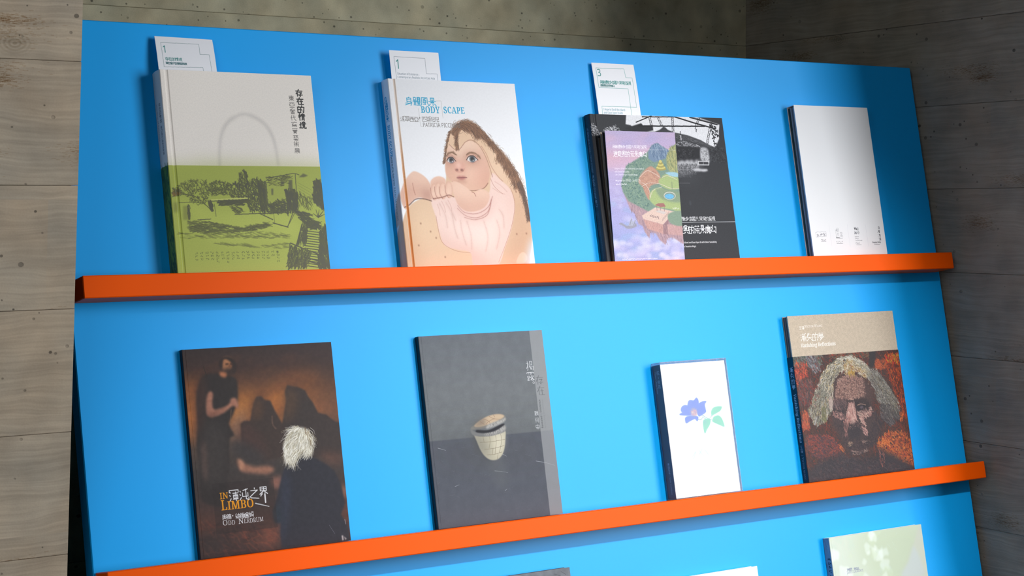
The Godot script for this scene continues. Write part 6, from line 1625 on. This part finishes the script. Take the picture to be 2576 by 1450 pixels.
		for row in h * sub:
			var y := y0 + (row + 0.5) * share * ds
			var xs: Array[float] = []
			for v: PackedVector2Array in contours:
				var n := v.size()
				var a := v[n - 1]
				for i in n:
					var b := v[i]
					if (a.y <= y) != (b.y <= y):
						xs.append((a.x + (y - a.y) / (b.y - a.y) * (b.x - a.x) - x0) / ds)
					a = b
			xs.sort()
			var at := (row / sub) * w
			for k in range(0, xs.size() - 1, 2):
				var l := clampf(xs[k], 0.0, w - 1.0)
				var e := clampf(xs[k + 1], 0.0, w - 1.0)
				if e <= l:
					continue
				var il := int(l)
				var ie := int(e)
				if il == ie:
					m[at + il] += (e - l) * share
				else:
					m[at + il] += (il + 1 - l) * share
					for x in range(il + 1, ie):
						m[at + x] += share
					m[at + ie] += (e - ie) * share
		if r > 0:
			for pass_ in 2:
				m = blurred(m, w, h, r)
		var fx0 := maxi(int(x0), 0)
		var fy0 := maxi(int(y0), 0)
		var fx1 := mini(int(x1), im.get_width())
		var fy1 := mini(int(y1), im.get_height())
		var inv := 1.0 / ds
		for y in range(fy0, fy1):
			var my := (y - y0) * inv
			var iy := mini(int(my), h - 2)
			var ty := my - iy if ds > 1.0 else 0.0
			for x in range(fx0, fx1):
				var mx := (x - x0) * inv
				var ix := mini(int(mx), w - 2)
				var k := iy * w + ix
				var a := m[k]
				if ds > 1.0:
					var tx := mx - ix
					a = lerpf(lerpf(a, m[k + 1], tx), lerpf(m[k + w], m[k + w + 1], tx), ty)
				if a > 0.003 and inside.size():
					a *= inside[y * im.get_width() + x]
				if a > 0.003:
					var o := im.get_pixel(x, y)
					im.set_pixel(x, y, o.lerp(Color(c.r, c.g, c.b), minf(a, 1.0) * c.a))

	func blurred(m: PackedFloat32Array, w: int, h: int, r: int) -> PackedFloat32Array:
		var t := m.duplicate()
		var k := 1.0 / (2 * r + 1)
		for y in h:
			var sum := 0.0
			for x in range(-r, w):
				if x + r < w:
					sum += m[y * w + x + r]
				if x - r - 1 >= 0:
					sum -= m[y * w + x - r - 1]
				if x >= 0:
					t[y * w + x] = sum * k
		var o := t.duplicate()
		for x in w:
			var sum := 0.0
			for y in range(-r, h):
				if y + r < h:
					sum += t[(y + r) * w + x]
				if y - r - 1 >= 0:
					sum -= t[(y - r - 1) * w + x]
				if y >= 0:
					o[y * w + x] = sum * k
		return o

	# Latin lettering; x, y is the left end of the baseline, size the em in millimetres
	func text(t: String, font: Font, x: float, y: float, size: float, c: Color, sx := 1.0, track := 0.0, turn := 0.0, skew := 0.0, bold := 0.0) -> float:
		var ts := TextServerManager.get_primary_interface()
		var rid: RID = font.get_rids()[0]
		var em := 64
		var k := size / em
		var pen := 0.0
		for i in t.length():
			var g := ts.font_get_glyph_index(rid, em, t.unicode_at(i), 0)
			var d := ts.font_get_glyph_contours(rid, em, g)
			var adv: float = ts.font_get_glyph_advance(rid, em, g).x * k * sx
			var pts = d.get("points", PackedVector3Array())
			var outs := []
			var first := 0
			for last in d.get("contours", PackedInt32Array()):
				var v := PackedVector2Array()
				var n: int = last - first + 1
				var flat := []
				for j in n:
					var a: Vector3 = pts[first + j]
					var b: Vector3 = pts[first + (j + 1) % n]
					flat.append(a)
					if a.z != 1.0 and b.z != 1.0:
						flat.append(Vector3((a.x + b.x) / 2, (a.y + b.y) / 2, 1.0))
				var start := 0
				while start < flat.size() - 1 and flat[start].z != 1.0:
					start += 1
				var j := 0
				while j < flat.size():
					var a: Vector3 = flat[(start + j) % flat.size()]
					var b: Vector3 = flat[(start + j + 1) % flat.size()]
					v.append(Vector2(a.x, a.y))
					if b.z != 1.0:
						var e: Vector3 = flat[(start + j + 2) % flat.size()]
						for q in [0.25, 0.5, 0.75]:
							v.append(Vector2(a.x, a.y).lerp(Vector2(b.x, b.y), q).lerp(Vector2(b.x, b.y).lerp(Vector2(e.x, e.y), q), q))
						j += 1
					j += 1
				for q in v.size():
					var o := v[q] * k
					v[q] = (Vector2(x, y) + Vector2(pen + o.x * sx - o.y * skew, o.y).rotated(turn)) * s
				outs.append(v)
				first = last + 1
			if outs:
				poly(outs, c)
				if bold > 0.0:
					for v in outs:
						for q in v.size():
							v[q] += Vector2(bold * s, 0).rotated(turn)
					poly(outs, c)
			pen += adv + track
		return pen

	func wide(t: String, font: Font, size: float) -> float:
		var ts := TextServerManager.get_primary_interface()
		var rid: RID = font.get_rids()[0]
		var pen := 0.0
		for i in t.length():
			pen += ts.font_get_glyph_advance(rid, 64, ts.font_get_glyph_index(rid, 64, t.unicode_at(i), 0)).x * size / 64.0
		return pen

	# lettering with capitals «cap» high, squeezed or stretched to the width w
	func fit(t: String, font: Font, x: float, y: float, w: float, cap: float, c: Color, turn := 0.0, skew := 0.0, bold := 0.0) -> void:
		text(t, font, x, y, cap / 0.714, c, w / wide(t, font, cap / 0.714), 0.0, turn, skew, bold)

	# Chinese lettering from strokes; x, y is the top left corner of the first character
	func han(t: String, x: float, y: float, size: float, wt: float, c: Color, step := 0.0, down := false, turn := 0.0, sx := 1.0, thin := 1.0) -> void:
		var go := Vector2(0, step if step > 0.0 else size * 1.08) if down else Vector2(step if step > 0.0 else size * sx * 1.05, 0)
		for i in t.length():
			if t[i] != " ":
				glyph(t[i], Transform2D(turn, Vector2(x, y) + (go * i).rotated(turn)) * Transform2D(Vector2(size * sx, 0), Vector2(0, size), Vector2.ZERO), wt, c, thin)

	func glyph(ch: String, f: Transform2D, wt: float, c: Color, thin: float) -> void:
		var d: String = Glyphs.G.get(ch, "")
		if d == "":
			return
		for piece in d.split(";"):
			var w := piece.strip_edges().split(" ", false)
			if w[0].is_valid_int():
				for st in w:
					var p := []
					for k in range(0, st.length() - 1, 2):
						var q := f * (Vector2(float(st[k]), float(st[k + 1])) / 9.0)
						p.append(q.x)
						p.append(q.y)
					var flat: bool = p.size() == 4 and absf(p[1] - p[3]) < 0.001 * absf(p[0] - p[2])
					line(p, wt * (thin if flat else 1.0), c, 0.2)
			elif w.size() >= 5:
				var a := Vector2(float(w[1]), float(w[2])) / 100.0
				var b := Vector2(float(w[3]), float(w[4])) / 100.0
				glyph(w[0], f * Transform2D(Vector2(b.x - a.x, 0), Vector2(0, b.y - a.y), a), wt, c, thin)
			else:
				glyph(w[0], f, wt, c, thin)

	# unreadably small lettering: a row of little marks
	func marks(x: float, y: float, w: float, h: float, c: Color, turn := 0.0) -> void:
		var at := 0.0
		while at < w:
			var l := rng.randf_range(0.35, 0.9) * h
			for k in 2:
				var a := Vector2(at + rng.randf() * l * 0.4, rng.randf() * h).rotated(turn) + Vector2(x, y)
				var b := Vector2(at + l * 0.8, rng.randf() * h).rotated(turn) + Vector2(x, y)
				line([a.x, a.y, b.x, b.y], h * 0.14, c, 0.2)
			at += l

	# short brush strokes scattered inside an outline
	func dabs(region: Array, n: int, l0: float, l1: float, w: float, cols: Array, angle := 0.0, spread := PI, soft := 0.3, bend := 0.0) -> void:
		var v := PackedVector2Array()
		var lo := Vector2(1e9, 1e9)
		var hi := Vector2(-1e9, -1e9)
		for i in range(0, region.size(), 2):
			var q := Vector2(region[i], region[i + 1])
			v.append(q)
			lo = lo.min(q)
			hi = hi.max(q)
		for i in int(n * fine.x):
			var q := Vector2(rng.randf_range(lo.x, hi.x), rng.randf_range(lo.y, hi.y))
			var l := rng.randf_range(l0, l1) * fine.y
			var d := Vector2.from_angle(angle + rng.randf_range(-spread, spread)) * l * 0.5
			var k := rng.randi() % cols.size()
			var wd := w * rng.randf_range(0.6, 1.3) * fine.z
			if Geometry2D.is_point_in_polygon(q, v):
				var m := q + d.orthogonal() * rng.randf_range(-bend, bend)
				line([q.x - d.x, q.y - d.y, m.x, m.y, q.x + d.x, q.y + d.y], wd, cols[k], soft, wd * 0.5)

	# soft round touches scattered inside an outline
	func blots(region: Array, n: int, r0: float, r1: float, cols: Array, soft := 0.6) -> void:
		var v := PackedVector2Array()
		var lo := Vector2(1e9, 1e9)
		var hi := Vector2(-1e9, -1e9)
		for i in range(0, region.size(), 2):
			var q := Vector2(region[i], region[i + 1])
			v.append(q)
			lo = lo.min(q)
			hi = hi.max(q)
		for i in n:
			var q := Vector2(rng.randf_range(lo.x, hi.x), rng.randf_range(lo.y, hi.y))
			var r := rng.randf_range(r0, r1)
			var k := rng.randi() % cols.size()
			if Geometry2D.is_point_in_polygon(q, v):
				stamp(q.x * s, q.y * s, r * s, cols[k], soft)

	# paper or canvas tooth
	func grain(freq: float, amount: float, stretch := 1.0, seed_ := 3) -> void:
		var f := FastNoiseLite.new()
		f.seed = seed_
		f.frequency = freq / s
		f.fractal_octaves = 3
		for y in im.get_height():
			for x in im.get_width():
				var o := im.get_pixel(x, y)
				var k := 1.0 + amount * f.get_noise_2d(x / stretch, y)
				im.set_pixel(x, y, Color(o.r * k, o.g * k, o.b * k))

	func gradient(stops: Array) -> void:   # [share of the height, colour, ...]
		var h := im.get_height()
		for y in h:
			var t := float(y) / h
			var i := 0
			while i + 2 < stops.size() - 2 and t > stops[i + 2]:
				i += 2
			var c: Color = stops[i + 1].lerp(stops[i + 3], clampf((t - stops[i]) / maxf(stops[i + 2] - stops[i], 0.001), 0, 1))
			im.fill_rect(Rect2i(0, y, im.get_width(), 1), c)


# Chinese characters as strokes on a grid of ten by ten (each pair of digits is a point), or as smaller characters set in boxes (per cent)
class Glyphs:
	const G := {
		"一": "0595", "口": "1282881812", "日": "1080891910 1484", "目": "1080891910 1383 1686", "田": "0191990901 0595 5159", "木": "0393 5059 5307 5397", "土": "1484 5059 0999", "王": "0191 1585 0999 5159",
		"月": "202609 20808978 2383 2686", "氵": "1142 0435 0957", "扌": "0292 505839 0783", "亻": "6005 4349", "忄": "5059 2215 7294", "艹": "0494 3137 7177", "宀": "5052 05029285", "广": "5052 921209",
		"女": "402589 7319 0393", "貝": "1080871710 1282 1585 3709 6799", "車": "0191 1383861613 1484 5059 0797", "火": "1123 8173 5009 4599", "糸": "401232 3205 0575 4559 2708 6798", "言": "5051 0292 1484 1686 2777792927",
		"頁": "0191 5142 1383871713 1484 1585 3809 6799", "斤": "9021 212609 2494 6469", "彳": "7003 8306 5459", "攵": "3004 2393 7309 2499", "可": "0191 818969 1454571714", "尸": "11818313 1109",
		"存": "0292 4006 2429 448466 6669 6958 3797", "在": "0292 4006 2429 4585 6369 3999", "的": "2112 0242490902 0545 6053 629289 8978 5566",
		"青": "1181 2272 0393 5003;月 20 42 80 100", "情": "忄 0 0 28 100;青 32 0 100 100", "竟": "5051 1181 3132 7162 0393 4719 67699998;日 25 38 75 66", "境": "土 0 15 32 95;竟 35 0 100 100",
		"東": "0191 5059 1383861613 1484 5609 5699", "亞": "0191 0999 313303063639 616393966669", "當": "5002 2132 8172 05039395;口 30 42 70 60;田 20 62 80 100", "代": "亻 0 0 35 100;3493 506699 9998 7182",
		"寫": "宀 0 0 100 35;3314 14168684 1535 5585 2608 179789 2829 4849 6869", "實": "宀 0 0 100 32;1383851513 0494 5355;貝 20 58 80 100", "藝": "艹 0 0 100 22;土 5 24 45 58;53838596 6256 2777 0898 482989 7889",
		"術": "彳 0 0 26 100;朮 28 0 68 100;亍 72 8 100 100", "朮": "0393 5059 5307 5397 7181", "亍": "1191 0494 5459", "展": "11818313 1109 2494 4346 6366 1696 3639 3959 5699 8776",
		"身": "5041 2126 217179 6979 2373 2575 0787 8609", "骨": "2070732320 05049495;月 20 50 80 100", "豊": "1080851510 1282 3035 6065 0696 2777782827 0999", "體": "骨 0 0 46 100;豊 50 0 100 100",
		"風": "101609 10808699 6132 3363663633 5258 2868", "景": "日 20 0 80 32;5354 0494 5759 2709 7799;口 25 50 75 66", "派": "氵 0 5 28 95;9041 4139 8253 5358 5869 6489 8566",
		"翠": "习 0 0 48 38;习 52 0 100 38;卒 0 42 100 100", "习": "11818979 2354 2768", "卒": "5052 0292 3215 7395 0696 5459", "西": "0191 1383891913 4135 3526 6166 6686", "匹": "0191 010999 4126 616696",
		"斯": "其 0 0 54 100;斤 58 0 100 100", "其": "0292 2027 7077 2474 0797 3809 6899", "尼": "11818414 1109 8556 4549 4989 8987", "連": "1122 042427 09274999;車 32 0 100 80", "建": "118185 0393 1585 1777 5057 0232153509 164899",
		"興": "2111 1116 1323 1525 7191 9196 8393 8595 0696 3809 6899;同 34 0 66 58", "同": "09009099 2373 2575772725", "荒": "艹 0 0 100 25;5354 0494 242686 2719 5759 777999", "林": "木 0 0 48 100;木 52 0 100 100",
		"魔": "广 0 0 100 100;林 24 24 98 50;鬼 22 50 100 100", "鬼": "5041 1181841411 5154 3509 545989 8997 6687", "幻": "401333 3307 0767 5678 62928989 8978", "我": "4021 0494 3139 3918 0755 606799 9997 9556 7182",
		"願": "原 0 0 52 100;頁 55 0 100 100", "原": "910109 5142 3383863633 3585 5659 3729 7789", "望": "5051 0292 2124 2484;月 55 0 100 50;王 5 54 95 100", "散": "昔 0 0 50 100;攵 52 0 100 100", "昔": "0292 2024 6064 0494;月 12 48 85 100",
		"步": "5004 5282 2104 0494 5458 3617 8509 6576", "島": "5041 2126 21717424 2272 269698 1719 1969 6967 4749", "國": "0090990900 1282 2444462624 1757 5168 6887 7556 6171", "只": "口 20 0 80 55;3708 6798",
		"罙": "03009093 3214 6284 0595 5459 5508 5598", "深": "氵 0 5 28 95;罙 32 0 100 100", "凝": "1343 0957;匙 20 0 55 100;疋 58 0 100 100", "匙": "6011 1013 1363 3425 2565 0696 4509 4679", "疋": "108052 2345 5059 5585 3538 0999",
		"示": "4051 128205 4459 5576", "見": "1080861610 1282 1484 3609 6669 6999 9998", "視": "示 0 0 42 100;見 46 0 100 100", "渾": "氵 0 5 28 95;02009092;車 38 18 96 100", "沌": "氵 0 5 28 95;屯 32 0 100 100", "屯": "8011 0306 0686 8683 5058 5899 9997",
		"之": "5051 1282 8207 0718 1899", "界": "田 12 0 88 44;5407 5497 3718 3619 6669", "奧": "5041 1116 118186 2474 4246 3352 5374 0696 5609 5699", "德": "彳 0 0 26 100;直 30 0 100 100", "直": "0191 5003 1383851513 3335 6365 0696 1719 3738 3869 6967 5657 8798",
		"納": "糸 0 0 46 100;內 52 0 100 100", "內": "09029299 5004 5428 5478", "盧": "5003 5181 09039395 3334;田 25 42 75 64;皿 5 66 95 100", "皿": "1181 1118 8188 4148 6168 0999", "姆": "女 0 0 42 100;母 46 0 100 100", "母": "2007 208079 0787 0595 5152 5657",
		"揭": "扌 0 0 35 100;曷 38 0 100 100", "曷": "日 15 0 85 38;2406 1595 9589 8979 4658 3638 3868", "雨": "1181 05029295 5158 2434 2636 6474 6676", "各": "4004 2181 8108 2498;口 25 60 78 100", "足": "1171741411 4448 4676 1619 0979",
		"露": "雨 0 0 100 40;足 0 44 42 100;各 46 44 100 100", "顧": "雇 0 0 52 100;頁 55 0 100 100", "雇": "0181 1282841412 1409 3539 3484 3575 3777 3989 6459", "何": "亻 0 0 32 100;可 34 0 100 100", "忠": "0292960602 5059;心 0 56 100 100",
		"心": "1216 313888 8885 5154 8194", "化": "亻 0 0 40 100;匕 44 0 100 100", "匕": "8304 3038 3898 9896", "花": "艹 0 0 100 25;化 0 25 100 100", "非": "3037 3719 0232 0535 0838 6069 6292 6595 6898",
		"漸": "氵 0 5 22 95;車 24 0 62 100;斤 65 0 100 100", "失": "3014 2282 0595 5005 5509 5599", "夢": "艹 0 0 100 22;罒 12 22 88 44;06059596;夕 25 56 80 100", "罒": "0292980802 3238 6268", "夕": "4005 2282 8209 4456",
		"藩": "艹 0 0 100 22;氵 0 28 25 100;番 28 25 100 100", "番": "7021 0393 5155 5306 5396;田 15 56 85 100", "須": "彡 0 0 38 100;頁 42 0 100 100", "彡": "6004 8107 9509", "悅": "忄 0 0 28 100;兌 30 0 100 100",
		"兌": "2032 7061 3609 6669 6999 9997;口 18 25 82 58", "弘": "弓 0 0 48 100;厶 52 0 100 100", "弓": "10808313 1316 168689 8968", "厶": "4008 0878 6599", "珍": "王 0 5 38 95;㐱 42 0 100 100", "㐱": "5004 5094 6335 7427 8509",
		"奈": "0292 5004 5206 5296 2575 0797 5759 3618 6799", "特": "牛 0 0 38 100;寺 42 0 100 100", "牛": "2013 1383 0656 5059", "寺": "1181 5003 0393 0595 6369 6949 2738", "勞": "火 0 0 48 38;火 52 0 100 38;05049495 1686 8679 7968 5509",
		"侖": "5003 5093 3363 1519 1585 8589 1787 3539 6569", "倫": "亻 0 0 30 100;侖 32 0 100 100", "絲": "糸 0 0 46 100;糸 54 0 100 100", "肖": "5002 2132 8172;月 10 32 90 100", "消": "氵 0 5 28 95;肖 32 0 100 100",
		"費": "11818313 13158587 3006 6006;貝 18 54 82 100", "奇": "0292 5003 5205 5295;可 8 48 100 100", "談": "言 0 0 40 100;火 45 0 100 48;火 45 52 100 100", "相": "木 0 0 46 100;目 52 5 100 95",
		"禺": "1080831310 5058 09059599 2777", "遇": "1122 042427 09274999;禺 32 0 100 80", "舌": "8021 0393 5056;口 20 60 85 100", "話": "言 0 0 42 100;舌 46 0 100 100", "古": "0393 5005;口 18 52 82 100", "今": "5005 5095 4464 1676 7649",
		"小": "505938 3316 7396", "生": "3014 2282 5059 1585 0999", "于": "1181 0494 616949",
	}
